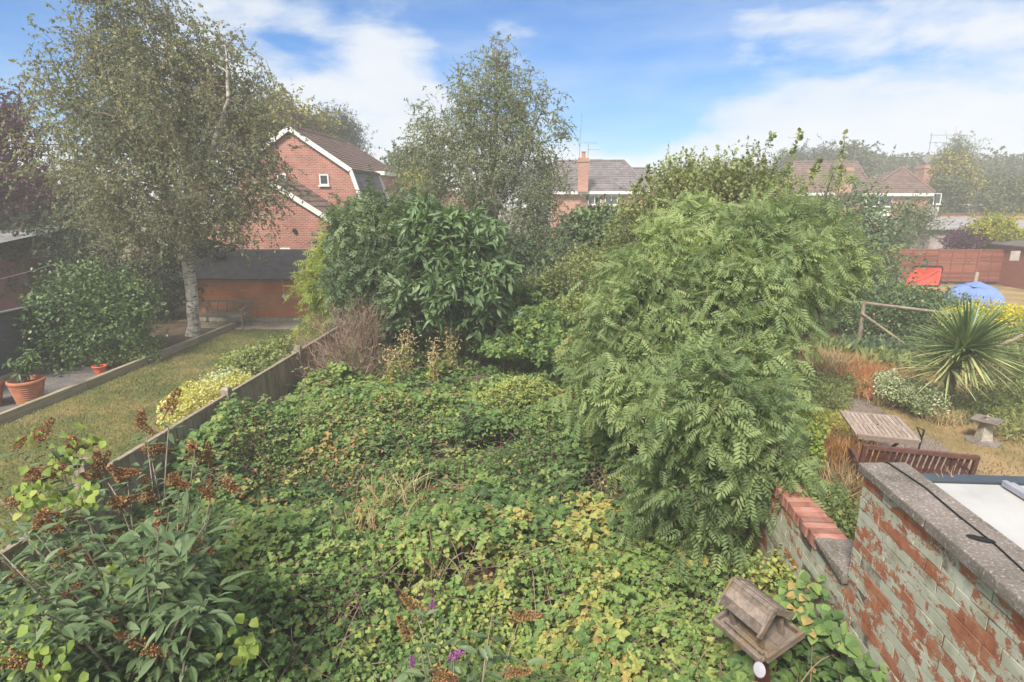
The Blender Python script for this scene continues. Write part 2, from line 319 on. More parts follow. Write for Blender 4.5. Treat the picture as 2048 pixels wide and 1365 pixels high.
def paintedbrick():
    m, N, K, out = nodes('painted_brick'); b = pbsdf(N, K, out, .8, .2)
    at = N('ShaderNodeAttribute'); at.attribute_name = 'tone'
    n1 = noisen(N, K, 3.0, 4, .6, sc=(1, .7, 1.7), dist=.6); n2 = noisen(N, K, 26, 10, .8, dist=.4)
    def mt(op, a, b_):
        q = N('ShaderNodeMath'); q.operation = op
        for i, v in enumerate((a, b_)):
            if isinstance(v, (int, float)): q.inputs[i].default_value = v
            else: K(v, q.inputs[i])
        return q.outputs[0]
    s = mt('ADD', mt('ADD', mt('MULTIPLY', n1, 1.5), mt('MULTIPLY', n2, .75)), mt('MULTIPLY', at.outputs['Fac'], .2))
    mk = N('ShaderNodeMapRange'); mk.inputs[1].default_value = 1.17; mk.inputs[2].default_value = 1.20; K(s, mk.inputs[0])
    n3 = noisen(N, K, 9, 6); rb = ramp(N, [(.25, (.22, .07, .04)), (.5, (.37, .14, .08)), (.75, (.44, .24, .13))]); K(n3, rb.inputs[0])
    n4 = noisen(N, K, 5, 8); rp = ramp(N, [(.25, (.25, .22, .15)), (.45, (.42, .42, .33)), (.7, (.52, .52, .43))]); K(n4, rp.inputs[0])
    c = mixc(N, K, mk.outputs[0], rb.outputs[0], rp.outputs[0]); n5 = noisen(N, K, 42, 3, .7)
    r5 = ramp(N, [(.64, (1, 1, 1)), (.7, (.35, .28, .22))]); K(n5, r5.inputs[0])
    x = N('ShaderNodeMixRGB'); x.blend_type = 'MULTIPLY'; x.inputs[0].default_value = .8; K(c, x.inputs[1]); K(r5.outputs[0], x.inputs[2]); K(x.outputs[0], b.inputs[0])
    h = mt('ADD', mk.outputs[0], mt('MULTIPLY', n2, 2.0)); bump(N, K, b, h, .6, .004); return m
M['painted'] = paintedbrick()
M['mortar'] = noisemat('mortar', [(.42, (.12, .095, .08)), (.5, (.3, .28, .22)), (.6, (.46, .48, .4))], 5, 8, bmp=.3, bd=.003)

# ------------------------------------------------------------------ leaf shapes
def leaf(ws, fold=.15, curl=.12, w=1.0):
    n = len(ws); ts = [i / (n - 1) for i in range(n)]; V = []; F = []; ci = []; li = []; ri = []
    for t, q in zip(ts, ws):
        z = -curl * t * t; ci.append(len(V)); V.append((0, t, z))
        if q > 0:
            li.append(len(V)); V.append((-q * w, t, z + fold * q)); ri.append(len(V)); V.append((q * w, t, z + fold * q))
        else: li.append(None); ri.append(None)
    for i in range(n - 1):
        for side, fl in ((li, 0), (ri, 1)):
            f = [ci[i], ci[i + 1]] + ([side[i + 1]] if side[i + 1] is not None else []) + ([side[i]] if side[i] is not None else [])
            F.append(tuple(f if fl == 0 else f[::-1]))
    return np.array(V, float), F
def comp(parts):
    V = []; F = []; n = 0
    for (tv, tf), pos, d, nn, s in parts:
        y = norm(np.array(d, float)); x = norm(np.cross(y, np.array(nn, float))); z = np.cross(x, y)
        V.append(np.array(pos) + s * (tv[:, :1] * x + tv[:, 1:2] * y + tv[:, 2:3] * z)); F += [tuple(i + n for i in f) for f in tf]; n += len(tv)
    return np.concatenate(V), F
L_dia = (np.array([(0, 0, 0), (-.36, .45, .08), (0, 1, 0), (.36, .45, .08)], float), [(0, 2, 1), (0, 3, 2)])
L_thin = (np.array([(0, 0, 0), (-.15, .4, .03), (0, 1, -.1), (.15, .4, .03)], float), [(0, 2, 1), (0, 3, 2)])
L_oval = leaf([0, .3, .37, .27, 0], .2, .1)
L_broad = leaf([0, .34, .43, .39, .22, 0], .2, .14)
L_lance = leaf([0, .13, .17, .13, 0], .3, .25)
L_long = leaf([0, .11, .155, .15, .09, 0], .35, .35)
L_heart = leaf([.0, .46, .42, .26, 0], .15, .25)
stk = (np.array([(-.008, 0, 0), (.008, 0, 0), (0, 0, .012), (-.005, 1, 0), (.005, 1, 0), (0, 1, .008)], float), [(0, 1, 4, 3), (1, 2, 5, 4), (2, 0, 3, 5)])
L_bram = comp([(L_broad, (0, .35, 0), (0, 1, 0), (0, 0, 1), .66), (L_broad, (-.02, .32, 0), (-1, .25, -.1), (0, .1, 1), .56), (L_broad, (.02, .32, 0), (1, .25, -.1), (0, .1, 1), .56)])
L_bram5 = comp([(L_broad, (0, .35, 0), (0, 1, 0), (0, 0, 1), .62), (L_broad, (-.02, .32, 0), (-1, .45, -.1), (0, .1, 1), .54), (L_broad, (.02, .32, 0), (1, .45, -.1), (0, .1, 1), .54),
                (L_broad, (-.02, .3, -.02), (-.8, -.5, -.15), (0, 0, 1), .42), (L_broad, (.02, .3, -.02), (.8, -.5, -.15), (0, 0, 1), .42)])
L_half = leaf([0, .38, .38, 0], .2, .12)
L_bramf = comp([(L_half, (0, .35, 0), (0, 1, 0), (0, 0, 1), .66), (L_half, (-.02, .32, 0), (-1, .25, -.1), (0, .1, 1), .56), (L_half, (.02, .32, 0), (1, .25, -.1), (0, .1, 1), .56)])
def pinnate(np_, ll, leafl, droop=.35):
    p = [(stk, (0, 0, 0), (0, 1, -.12), (0, 0, 1), 1)]
    for i in range(np_):
        t = .28 + .62 * i / (np_ - 1); z = -droop * t * t; s = ll * (1 - .25 * abs(i / (np_ - 1) - .4))
        for sd in (-1, 1): p.append((leafl, (0, t, z), (sd, .55, -.35), (0, 0, 1), s))
    p.append((leafl, (0, .93, -droop * .9), (0, 1, -.5), (0, 0, 1), ll)); return comp(p)
L_ash = pinnate(5, .36, L_lance, .3)
L_ash_far = pinnate(4, .42, L_thin, .3)
L_elder = pinnate(3, .42, L_dia, .25)

# ------------------------------------------------------------------ plants
def blob(px, py, Y, rpx, rpy=None, dy=None):
    c = Dp(px, py, Y); k = np.linalg.norm(c - CP) / FPX * .98
    return (c, (rpx * k, dy if dy else rpx * k, (rpy or rpx) * k))
def sample(blobs, n, shell=.45, gap=None, gf=1.5, zmin=None):
    vol = np.array([b[1][0] * b[1][1] * b[1][2] for b in blobs]) ** .8; out = []; cen = []; tot = 0
    while tot < n:
        k = n * 2; i = rng.choice(len(blobs), k, p=vol / vol.sum())
        d = norm(rng.normal(0, 1, (k, 3))); r_ = rng.uniform(0, 1, k)[:, None] ** shell
        c = np.array([b[0] for b in blobs])[i]; rr = np.array([b[1] for b in blobs])[i]
        p = c + d * r_ * rr * (1 + .24 * nz(d * 2.2 + c * 3, 1, 3)[:, None])
        ok = np.ones(k, bool)
        if gap is not None: ok &= nz(p, gf, 2) > gap
        if zmin is not None: ok &= p[:, 2] > zmin
        out.append(p[ok]); cen.append(c[ok]); tot += ok.sum()
    return np.concatenate(out)[:n], np.concatenate(cen)[:n]
def skeleton(spines, targets, r0, step=.35, rise=.5):
    N = []; par = []; 
    for sp in spines:
        sp = np.array(sp, float); prev = -1
        for a, b in zip(sp[:-1], sp[1:]):
            k = max(2, int(np.linalg.norm(b - a) / step))
            for t in np.arange(k) / k: N.append(a + (b - a) * t + rng.normal(0, .02, 3)); par.append(prev); prev = len(N) - 1
        N.append(sp[-1]); par.append(prev)
    nsp = len(N); arr = np.zeros((nsp + len(targets) * 14, 3)); arr[:nsp] = N; n = nsp; chains = []
    d0 = np.min(np.linalg.norm(targets[:, None] - arr[None, :nsp], axis=2), axis=1)
    for ti in np.argsort(d0):
        p = targets[ti]; q = arr[:n]; d = np.linalg.norm(q - p, axis=1) + rise * np.maximum(0, q[:, 2] - p[2] + .1)
        j = int(np.argmin(d)); a = arr[j].copy(); L = np.linalg.norm(p - a); k = max(1, min(12, int(L / step))); prev = j; ch = [j]
        bend = rng.normal(0, .08 * L, 3); bend[2] = abs(bend[2]) * .5
        for i in range(1, k + 1):
            t = i / k; arr[n] = a + (p - a) * t + bend * math.sin(math.pi * t); par.append(prev); prev = n; ch.append(n); n += 1
        chains.append((ti, ch))
    wgt = np.zeros(n)
    for _, ch in chains: wgt[ch[-1]] += 1
    for i in range(n - 1, -1, -1):
        if par[i] >= 0: wgt[par[i]] += wgt[i]
    rad = r0 * (np.maximum(wgt, .6) / max(wgt.max(), 1)) ** .48
    return arr[:n], par, rad, nsp, chains
def tree(name, label, cat, base, spines, blobs, ntw, tmpl, size, mat, r0=.08, bark='bark', sub=7, per=12, L=.5, droop=.1, hang=.2, gap=-.35, gf=1.3, tone=(.35, .18), upb=.3, group=None, shell=.45,
         sides=5, minr=.004, twigs=True, zmin=.2, cl=.22, nup=.9, tonez=0, parts=('trunk', 'crown'), spread=.8, bleach=None):
    root = thing(name, label, cat, tuple(base), group=group)
    tg, cen = sample(blobs, ntw, shell, gap, gf, zmin)
    A, par, rad, nsp, chains = skeleton(spines, tg, r0)
    rad = np.maximum(rad, minr)
    tb = Buf(); i0 = 0
    # stems
    for sp in spines:
        k = i0 + 1
        while k < nsp and par[k] != -1: k += 1
        rr = rad[i0:k].copy(); rr[0] *= 1.35; rr = np.maximum(rr, r0 * .12)
        tb.tube(A[i0:k], rr, 9, 0); i0 = k
    for ti, ch in chains:
        rr = rad[ch].copy(); rr[0] = min(rr[0], rr[min(1, len(rr) - 1)] * 1.25); rr[-1] *= .6
        tb.tube(A[ch], rr, sides, 1 if rr[0] < .035 else 0, cap=False)
    # leaves on drooping or rising twigs
    K_ = len(tg) * sub; ti = np.repeat(np.arange(len(tg)), sub)
    o = tg[ti] + rng.normal(0, cl, (K_, 3))
    out = norm(tg - cen)[ti]
    d = norm(out * .6 + rng.normal(0, spread, (K_, 3)) + np.array([0, 0, upb])); LL = L * rng.uniform(.5, 1.2, K_)
    o = o - d * LL[:, None] * .4
    if twigs:
        ts = np.array([0, .5, 1.]); Wv = o[:, None] + d[:, None] * (LL[:, None] * ts)[..., None]; Wv[..., 2] -= (droop * LL)[:, None] * ts ** 2
        e = rng.normal(0, 1, (K_, 3)); x = norm(np.cross(d, e)) * minr * .7; V = np.stack([Wv[:, 0] - x, Wv[:, 0] + x, Wv[:, 1] + x, Wv[:, 1] - x, Wv[:, 2]], 1)
        lo = (np.array([0, 1, 2, 3, 3, 2, 4])[None] + (np.arange(K_) * 5)[:, None]).ravel(); tb.raw(V.reshape(-1, 3), lo, np.tile([4, 3], K_), 1)
    n = K_ * per; ki = np.repeat(np.arange(K_), per); t = rng.uniform(.05, 1.05, n)
    p = o[ki] + d[ki] * (LL[ki] * t)[:, None]; p[:, 2] -= droop * LL[ki] * t ** 2
    tan = d[ki].copy(); tan[:, 2] -= 2 * droop * t
    ld = norm(tan * .6 + rng.normal(0, .65, (n, 3)) + np.array([0, 0, -hang])); nn = norm(rng.normal(0, .55, (n, 3)) + np.array([0, 0, nup]))
    tn = tone[0] + tone[1] * rng.normal(0, .5, n) + tone[1] * nz(p, .9, 1) * .8 + .12 * rng.normal(0, 1, len(tg))[ti][ki] + tonez * (p[:, 2] - base[2])
    cb = Buf(); cb.inst(tmpl, p, ld, nn, size * rng.uniform(.65, 1.25, n), np.clip(tn, 0, 1))
    tb.build(parts[0], [M[bark], M['twig']], root)
    cb.build(parts[1], [M[mat]], root)
    return root
def bush(name, label, blobs, n, tmpl, size, mat, tone=(.4, .2), group=None, cat='shrub', stuff=False, up_=.7, shell=.25, stems=14, hang=.1, lump=.12, lf=4, parts=('stems', 'foliage'), extra=None):
    """rounded shrub: leaves carried on the outer shell of lumpy blobs, stems running up into it"""
    zb = min(b[0][2] - b[1][2] for b in blobs); c0 = blobs[0][0]; base = (c0[0], c0[1], max(0, zb))
    root = thing(name, label, cat, base, group=group)
    tg, cen = sample(blobs, n, shell, None, zmin=.02)
    out = norm(tg - cen); tg = tg + out * (lump * nz(tg, lf, 1) * np.mean(blobs[0][1]))[:, None]
    tg[:, 2] = np.maximum(tg[:, 2], .03)
    ld = norm(out * .5 + rng.normal(0, .6, (n, 3)) + np.array([0, 0, .25 - hang])); nn = norm(out * .6 + rng.normal(0, .5, (n, 3)) + np.array([0, 0, up_]))
    tn = tone[0] + tone[1] * (rng.normal(0, .6, n) + nz(tg, 3, 4) * .6)
    b = Buf(); b.inst(tmpl, tg, ld, nn, size * rng.uniform(.6, 1.25, n), np.clip(tn, 0, 1))
    tb = Buf()
    for bl in blobs:
        for i in range(max(3, stems // len(blobs))):
            e = bl[0] + norm(rng.normal(0, 1, 3)) * np.array(bl[1]) * .85; e[2] = max(e[2], .1)
            s0 = np.array([bl[0][0] + rng.normal(0, .1), bl[0][1] + rng.normal(0, .1), 0.0]); mid = (s0 + e) / 2 + rng.normal(0, .08, 3)
            tb.tube([s0, mid, e], [.018, .012, .004], 5, 0)
    tb.build(parts[0], [M['twig']], root); b.build(parts[1], [M[mat]], root)
    if extra:
        nm, tm, k, sz, mt = extra; pk = rng.choice(len(tg), k); e = Buf(); e.inst(tm, tg[pk] + out[pk] * .05, norm(out[pk] + rng.normal(0, .4, (k, 3))), rng.normal(0, 1, (k, 3)), sz, rng.uniform(.2, 1, k)); e.build(nm, [M[mt]], root)
    return root
# ================================================================== the ground
def sheet(name, pts, z, mat, sub=None, kind='structure'):
    b = Buf(); b.poly([(x, y, z) for x, y in pts], [tuple(range(len(pts)))]); o = b.build(name, M[mat]); return tag(o, kind=kind)
sheet('ground', [(-220, -30), (220, -30), (220, 290), (-220, 290)], 0, 'ground')
sheet('lawn', [(-10.15, -2), (-5.0, -2), (-5.0, 17.5), (-10.15, 17.5)], .012, 'lawn')
sheet('gravel_bed', [(-12.6, -2), (-10.25, -2), (-10.25, 17.6), (-12.6, 19)], .008, 'gravel')
sheet('flower_bed', [(-12.6, 13.3), (-10.28, 13.0), (-10.28, 17.55), (-13.5, 18.9)], .02, 'earth')
sheet('dry_lawn', [(2.35, 3.6), (26, 3.6), (26, 29.4), (3.2, 29.4)], .008, 'lawn2')
sheet('gravel_path', [tuple(G(x, y)[:2]) for x, y in [(1672, 760), (1700, 757), (1735, 800), (1800, 850), (1880, 885), (2000, 985), (1900, 1040), (1790, 930), (1735, 880), (1700, 825)]], .014, 'path')
b = Buf()
for i in range(7):
    for j in range(2):
        b.box((-10.2 + i * .62, 17.58 + j * .5, 0), (-9.6 + i * .62, 18.05 + j * .5, .035), 0, rng.uniform(.2, .8), jit=.004)
tag(b.build('patio', M['slab'], bevel=.004), kind='structure')
# soil under the brambles, heaped by the years of growth
def bh(x, y):
    x = np.asarray(x, float); y = np.asarray(y, float); p = np.stack([x, y, x * 0], -1)
    h = .76 + .2 * nz(p, .55, 1) + .09 * nz(p, 1.5, 2) + .05 * nz(p, 3.6, 3)
    h = h + .10 * np.abs(nz(p, 1.1, 8)) + .05 * nz(p, 2.6, 9) - .05
    h = h + .5 * np.exp(-((x + 4.4) ** 2 / .3 + (y - 7.4) ** 2 / .9)) + .3 * np.exp(-((x + 4.3) ** 2 / .4 + (y - 10) ** 2 / .5)) + .3 * np.exp(-((x + 1.2) ** 2 / 1.6 + (y - 10.5) ** 2 / 1.2)) + .28 * np.exp(-((x - .4) ** 2 / 1.2 + (y - 8.2) ** 2 / 1.0))
    h = h + .42 * np.exp(-((x - 2.1) / .55) ** 2) * (y < 4.6) + .25 * np.exp(-((x + 3.3) ** 2 + (y - 4) ** 2) / 2)
    h = h + .35 * np.clip((y - 9) / 5, 0, 1) - .2 * np.exp(-((x + 4.8) / .5) ** 2)
    return h
gx, gy = np.meshgrid(np.linspace(-4.85, 2.0, 60), np.linspace(0, 19, 150)); gz = bh(gx, gy) - .55
V = np.stack([gx, gy, np.maximum(gz, .02)], -1).reshape(-1, 3); i = (np.arange(149)[:, None] * 60 + np.arange(59)[None]).ravel()
b = Buf(); b.raw(V, np.stack([i, i + 1, i + 61, i + 60], -1).ravel(), np.full(len(i), 4)); tag(b.build('soil_bank', M['earth'], smooth=True), kind='structure')

# ================================================================== brambles
def scatter_bramble():
    b = Buf()
    # canes first: leaves sit along arching canes, with a loose layer between them
    nc = 4600; x0 = rng.uniform(-4.7, 2.1, nc); y0 = 1.2 + 15.5 * rng.uniform(0, 1, nc) ** 1.25; a = rng.uniform(0, 6.28, nc); L = rng.uniform(.5, 1.5, nc)
    ts = np.linspace(0, 1, 7); X = x0[:, None] + (np.cos(a) * L)[:, None] * ts; Y = y0[:, None] + (np.sin(a) * L)[:, None] * ts
    ok = (X.min(1) > -4.75) & (X.max(1) < 2.15); X = X[ok]; Y = Y[ok]; L = L[ok]; a = a[ok]; nc = len(X)
    Z = bh(X, Y) - .16 + .2 * np.sin(ts * 3.0)[None] * rng.uniform(.2, 1.3, nc)[:, None]
    for i in range(0, nc, 2): b.tube(np.stack([X[i], Y[i], Z[i]], -1), .0035, 3, 1, rng.uniform(0, .5), cap=False)
    per = 17; t = rng.uniform(0, 6, (nc, per)); k = t.astype(int).clip(0, 5); f = t - k; I = np.arange(nc)[:, None]
    lerp = lambda A: (A[I, k] * (1 - f) + A[I, k + 1] * f).ravel()
    P = np.stack([lerp(X), lerp(Y), lerp(Z)], -1); side = rng.choice([-1, 1], len(P)); aa = np.repeat(a, per)
    P1 = P + np.stack([-np.sin(aa) * side * .03, np.cos(aa) * side * .03, rng.uniform(0, .05, len(P))], -1)
    D1 = np.stack([np.cos(aa) * .5 - np.sin(aa) * side, np.sin(aa) * .5 + np.cos(aa) * side, rng.uniform(-.5, .25, len(P))], -1)
    # loose layer
    n = 105000; x = rng.uniform(-4.8, 2.2, n); y = 1.2 + 16 * rng.uniform(0, 1, n) ** 1.2; P2 = np.stack([x, y, bh(x, y) - .42 * rng.uniform(0, 1, n) ** 1.6 + .03], -1)
    D2 = np.stack([rng.normal(0, 1, n), rng.normal(0, 1, n), rng.normal(-.1, .35, n)], -1)
    P = np.concatenate([P1, P2]); Dd = np.concatenate([D1, D2]); n = len(P)
    ok = ~((P[:, 0] > 1.72) & (P[:, 1] < 6)) | (P[:, 2] < 1.25 - .02 * P[:, 1]); P = P[ok]; Dd = Dd[ok]; n = len(P)
    ok = ~(((P[:, 0] - 1.72) ** 2 + (P[:, 1] - 3.2) ** 2 < .1) & (P[:, 2] > 1.0)); P = P[ok]; Dd = Dd[ok]; n = len(P)
    ok = ~((nz(P, 1.9, 15) > .86) & (P[:, 2] > bh(P[:, 0], P[:, 1]) - .24)) | (P[:, 1] < 1.5); P = P[ok]; Dd = Dd[ok]; n = len(P)
    Nn = norm(np.stack([rng.normal(0, .55, n), rng.normal(-.15, .5, n), np.ones(n)], -1))
    pt = .5 * nz(P, .8, 6) + .5 * nz(P, 2.4, 7)
    tone = .33 + .15 * nz(P, .9, 5) + .08 * nz(P, 2.8, 13) + rng.normal(0, .09, n) + .07 * (P[:, 1] < 6)
    # patches turning yellow
    g1 = np.exp(-((P[:, 0] - .6) ** 2 + (P[:, 1] - 5.2) ** 2) / 2.2) + .8 * np.exp(-((P[:, 0] - 1.1) ** 2 + (P[:, 1] - 4.2) ** 2) / .8) + .5 * np.exp(-((P[:, 0] + .6) ** 2 + (P[:, 1] - 3.6) ** 2) / .5)
    yl = (rng.uniform(0, 1, n) < np.clip(.006 + .85 * g1 * np.clip((pt - .12) * 3, 0, 1), 0, .75)); tone[yl] = rng.uniform(.6, .88, yl.sum())
    dk = (nz(P, .6, 9) > .1) & (P[:, 1] > 5.5) & (P[:, 0] < 0); tone[dk & ~yl] -= .06
    sc = .088 * rng.uniform(.5, 1.4, n) * np.clip(1 + .42 * nz(P, 1.0, 12), .55, 1.6)
    dd_ = np.exp(-((P[:, 0] + 2.9) ** 2 / 1.3 + (P[:, 1] - 7.0) ** 2 / 3.5)) + .6 * np.exp(-((P[:, 0] + 1.6) ** 2 / .5 + (P[:, 1] - 5.2) ** 2 / .6))
    dm = (rng.uniform(0, 1, n) < .42 * dd_ * np.clip(.6 + nz(P, 2.0, 14), 0, 1.3)); tone[dm] = rng.uniform(.9, .99, dm.sum()); sc[dm] *= .7
    ov = (nz(P, .75, 17) > .55) & (rng.uniform(0, 1, n) < .75) & ~dm
    for q in range(3):
        b.inst(L_oval, P[ov] + rng.normal(0, .035, (ov.sum(), 3)), rng.normal(0, 1, (ov.sum(), 3)) * (1, 1, .4), Nn[ov] + rng.normal(0, .2, (ov.sum(), 3)), .042, np.clip(tone[ov] + .1, 0, .7), 0)
    P = P[~ov]; Dd = Dd[~ov]; Nn = Nn[~ov]; sc = sc[~ov]; tone = tone[~ov]; n = len(P)
    k5 = rng.uniform(0, 1, n) < .4; fr = P[:, 1] > 6.5; nr = ~fr & ~k5; k5 = k5 & ~fr
    b.inst(L_bramf, P[fr], Dd[fr], Nn[fr], sc[fr] * 1.05, np.clip(tone[fr], 0, .98), 0)
    b.inst(L_bram, P[nr], Dd[nr], Nn[nr], sc[nr], np.clip(tone[nr], 0, .98), 0); b.inst(L_bram5, P[k5], Dd[k5], Nn[k5], sc[k5] * 1.08, np.clip(tone[k5], 0, .98), 0)
    # long young shoots standing clear of the tangle
    ns = 520; x = rng.uniform(-4.6, 1.6, ns); y = 1.6 + 13.5 * rng.uniform(0, 1, ns) ** 1.2; a = rng.uniform(0, 6.28, ns); q = rng.uniform(.25, .6, ns); hh = rng.uniform(.1, .34, ns)
    for i in range(ns):
        tt = np.linspace(0, 1, 12)[:, None]; c = np.array([x[i], y[i], float(bh(x[i], y[i])) - .1]); dd = np.array([math.cos(a[i]), math.sin(a[i]), 0]); Q = c + dd * q[i] * tt + np.array([0, 0, 1.]) * hh[i] * (2.2 * tt - 1.5 * tt ** 2)
        b.tube(Q, np.linspace(.004, .0015, 12), 3, 1, .4, cap=False); sd = np.where(np.arange(12) % 2, 1, -1)[:, None]; pr = np.array([-dd[1], dd[0], 0])
        b.inst(L_bram, Q + pr * sd * .015, pr * sd + dd * .6 + rng.normal(0, .25, (12, 3)), np.tile((0, -.15, 1.), (12, 1)) + rng.normal(0, .3, (12, 3)), np.linspace(.085, .04, 12), np.clip(.42 + rng.normal(0, .1) + np.linspace(0, .12, 12), 0, .7))
    # a few dead curled leaves
    n = 9000; x = rng.uniform(-4.6, 2, n); y = rng.uniform(1.5, 13, n); P = np.stack([x, y, bh(x, y) - rng.uniform(-.0, .22, n)], -1); P = P[nz(P, .9, 11) > .1]; n = len(P)
    b.inst(L_broad, P, rng.normal(0, 1, (n, 3)), rng.normal(0, 1, (n, 3)), .05, rng.uniform(.86, 1, n), 0)
    return tag(b.build('bramble_thicket', [M['bramble'], M['dead']]), 'sprawling green bramble thicket with yellowing patches filling the garden between fence and wall', 'brambles', kind='stuff')
scatter_bramble()
# bigger dark ivy leaves at the foot of the painted wall
n = 900; x = rng.uniform(1.35, 2.03, n); y = rng.uniform(1.9, 3.9, n); P = np.stack([x, y, .95 + .45 * (x - 1.35) / .68 - .1 * rng.uniform(0, 1, n) + .04 * nz(np.stack([x, y, x], -1), 3)], -1)
ok = ((P[:, 0] - 1.72) ** 2 + (P[:, 1] - 3.2) ** 2 > .07); P = P[ok]; n = len(P)
b = Buf(); b.inst(L_heart, P, np.stack([rng.normal(-.3, .7, n), rng.normal(-.6, .6, n), rng.normal(-.3, .3, n)], -1), np.stack([rng.normal(-.2, .3, n), rng.normal(-.4, .3, n), np.ones(n)], -1), rng.uniform(.05, .095, n), np.where(rng.uniform(0, 1, n) < .07, .9, rng.uniform(.1, .5, n)))
tag(b.build('ivy', M['bramble']), 'dark green ivy leaves heaped at the foot of the tall painted wall', 'ivy', kind='stuff')

# ================================================================== grass stuff
def blades(name, label, cat, x0, x1, y0, y1, n, h, mat, tone, inside=None):
    x = rng.uniform(x0, x1, n); y = rng.uniform(y0, y1, n); P = np.stack([x, y, np.full(n, .01)], -1)
    if inside is not None: P = P[inside(P)]
    n = len(P); b = Buf(); b.inst(L_thin, P, np.stack([rng.normal(0, .5, n), rng.normal(0, .5, n), np.ones(n)], -1), rng.normal(0, 1, (n, 3)), h * rng.uniform(.6, 1.4, n), np.clip(tone + .3 * nz(P, .8, 1) + rng.normal(0, .15, n), 0, 1))
    return tag(b.build(name, M[mat]), label, cat, kind='stuff')
blades('grass', 'short drying grass of the lawn behind the wooden fence', 'grass', -10.1, -5.1, 4, 17.5, 55000, .045, 'blade', .45)
blades('dry_grass', 'parched brown and green grass around the garden table and bird bath', 'grass', 2.6, 14, 5, 24, 60000, .05, 'blade', .62, lambda P: ~((np.abs(P[:, 0] - 6) < .45) & (P[:, 1] < 12)))

# ================================================================== right boundary walls
XW = 2.05
def wall_bricks(b, x0, x1, y0, y1, z0, z1, ragged=False):
    nrow = int((z1 - z0) / .075)
    for r_ in range(nrow):
        z = z1 - (r_ + 1) * .075 + rng.normal(0, .001); y = y1 - (.11 if r_ % 2 else 0)
        cells = ([(y1 - .102, y1)] if r_ % 2 else [])
        while y > y0: cells.append((max(y - .215, y0), y)); y -= .225
        for ya, yb in cells:
            if yb - ya < .03: continue
            dx = rng.normal(0, .0009) + (.005 if rng.uniform() < .07 else 0)
            b.box((x0 + dx, ya + rng.uniform(-.006, .003), z), (x1, yb, z + .0675), 0, rng.uniform(0, 1), jit=.0012)
    b.box((x0 + .004, y0, z0), (x1 - .004, y1 - .004, z1), 1, .45)
t = thing('painted_brick_wall', 'tall brick wall with flaking pale green paint under a thick concrete coping', 'wall', (XW, 3.5, 0))
b = Buf(); wall_bricks(b, XW, XW + .24, -.5, 3.53, .4, 2.38); b.build('wall', [M['painted'], M['mortar']], t)
for ya, yb in ((2.89, 3.57), (1.6, 2.88), (.3, 1.59)):
    b = Buf(); n = 12
    for i in range(1): b.box((XW - .03 + rng.normal(0, .003), ya, 2.385), (XW + .27, yb, 2.45), jit=.003)
    b.build('coping_slab', M['conc'], t, bevel=.008)
t = thing('low_brick_wall', 'lower garden wall of flaking painted brick topped with bare red bricks beside the ash', 'wall', (XW, 5, 0))
b = Buf(); wall_bricks(b, XW, XW + .22, 3.54, 9, .2, 1.525); b.build('wall', [M['painted'], M['mortar']], t)
b = Buf(); y = 3.97
while y < 8.9:
    o_ = rng.normal(0, .0025); b.box((XW - .015 + o_, y, 1.532), (XW + .22 + o_, y + .066, 1.632 + rng.normal(0, .0015)), 0, rng.uniform(0, 1), jit=.002); y += .079
b.box((XW + .005, 3.97, 1.527), (XW + .2, 8.9, 1.618), 1, .5); b.build('brick_coping', [M['redbrick_top'], M['mortar']], t, bevel=.004)
b = Buf(); b.box((XW - .035, 3.55, 1.55), (XW + .23, 3.965, 1.645), jit=.012); b.build('cement_cap', M['conc'], t, bevel=.012)
# cable and rag on the coping
b = Buf(); pts = [G(1775, 925, 2.46), G(1850, 975, 2.458), G(1921, 1035, 2.457), G(1989, 1088, 2.457), G(2048, 1142, 2.457)]; pts = [pts[0] + (-.03, .05, -.05)] + pts + [pts[-1] + (.03, -1.0, 0)]
b.tube(pts, .0045, 6); tag(b.build('black_cable', M['black'], smooth=True), 'thin black cable running along the concrete coping of the tall wall', 'cable')
b = Buf(); c = G(1962, 1078, 2.462); V = []
for i in range(9):
    for j in range(5):
        q = (i / 8 - .5) * 2; s_ = math.sqrt(max(0, 1 - q * q)); V.append((c[0] + q * .052 + (j - 2) * .008 * s_, c[1] - q * .03 + (j - 2) * .008 * s_, c[2] + .012 * s_ * (1 - abs(j - 2) / 2.2) + rng.normal(0, .0015)))
b.poly(V, [(i * 5 + j, i * 5 + j + 1, i * 5 + j + 6, i * 5 + j + 5) for i in range(8) for j in range(4)]); tag(b.build('black_rag', M['black'], smooth=True), 'small crumpled black rag lying over the cable on the concrete coping', 'rag')
# flat white roof
t = thing('lean_to_roof', 'flat white lean-to roof with dark gutter behind the tall painted wall', 'roof', (2.4, 3.2, 2.3))
zr = 2.40; e1 = G(1840, 958, zr)[1]
b = Buf(); b.box((XW + .26, .2, zr - .04), (3.5, e1 - .05, zr)); b.build('roof_panel', M['roofwhite'], t, bevel=.003)
b = Buf(); b.box((3.0, .2, zr + .003), (6.5, e1 - .05, zr + .012)); b.build('glazing', M['white'], t)
b = Buf(); b.box((XW + .25, e1 - .045, zr - .1), (6.5, e1 + .045, zr + .018)); b.build('gutter', M['gutter'], t, bevel=.006)
b = Buf(); p0 = G(2008, 966, zr + .03); p1 = G(2060, 998, zr + .03); b.bar(p0, p0 + (p1 - p0) * 4, .03, .035); b.bar(p0 + (.045, 0, -.005), p0 + (p1 - p0) * 4 + (.045, 0, -.005), .03, .02); b.build('glazing_bar', M['lilac'], t, bevel=.003)
b = Buf()
for (x0, y0, x1, y1) in ((1878, 955, 1868, 942), (1886, 955, 1882, 938), (1905, 955, 1888, 928), (1902, 955, 1907, 932), (1907, 955, 1890, 940)):
    p = G(x0, y0, zr + .02); q = p + (.0, .0, 0) ; q = Dp(x1, y1, p[1]); b.tube([p, (p + q) / 2 + (.004, .01, 0), q], [.0022, .002, .001], 4)
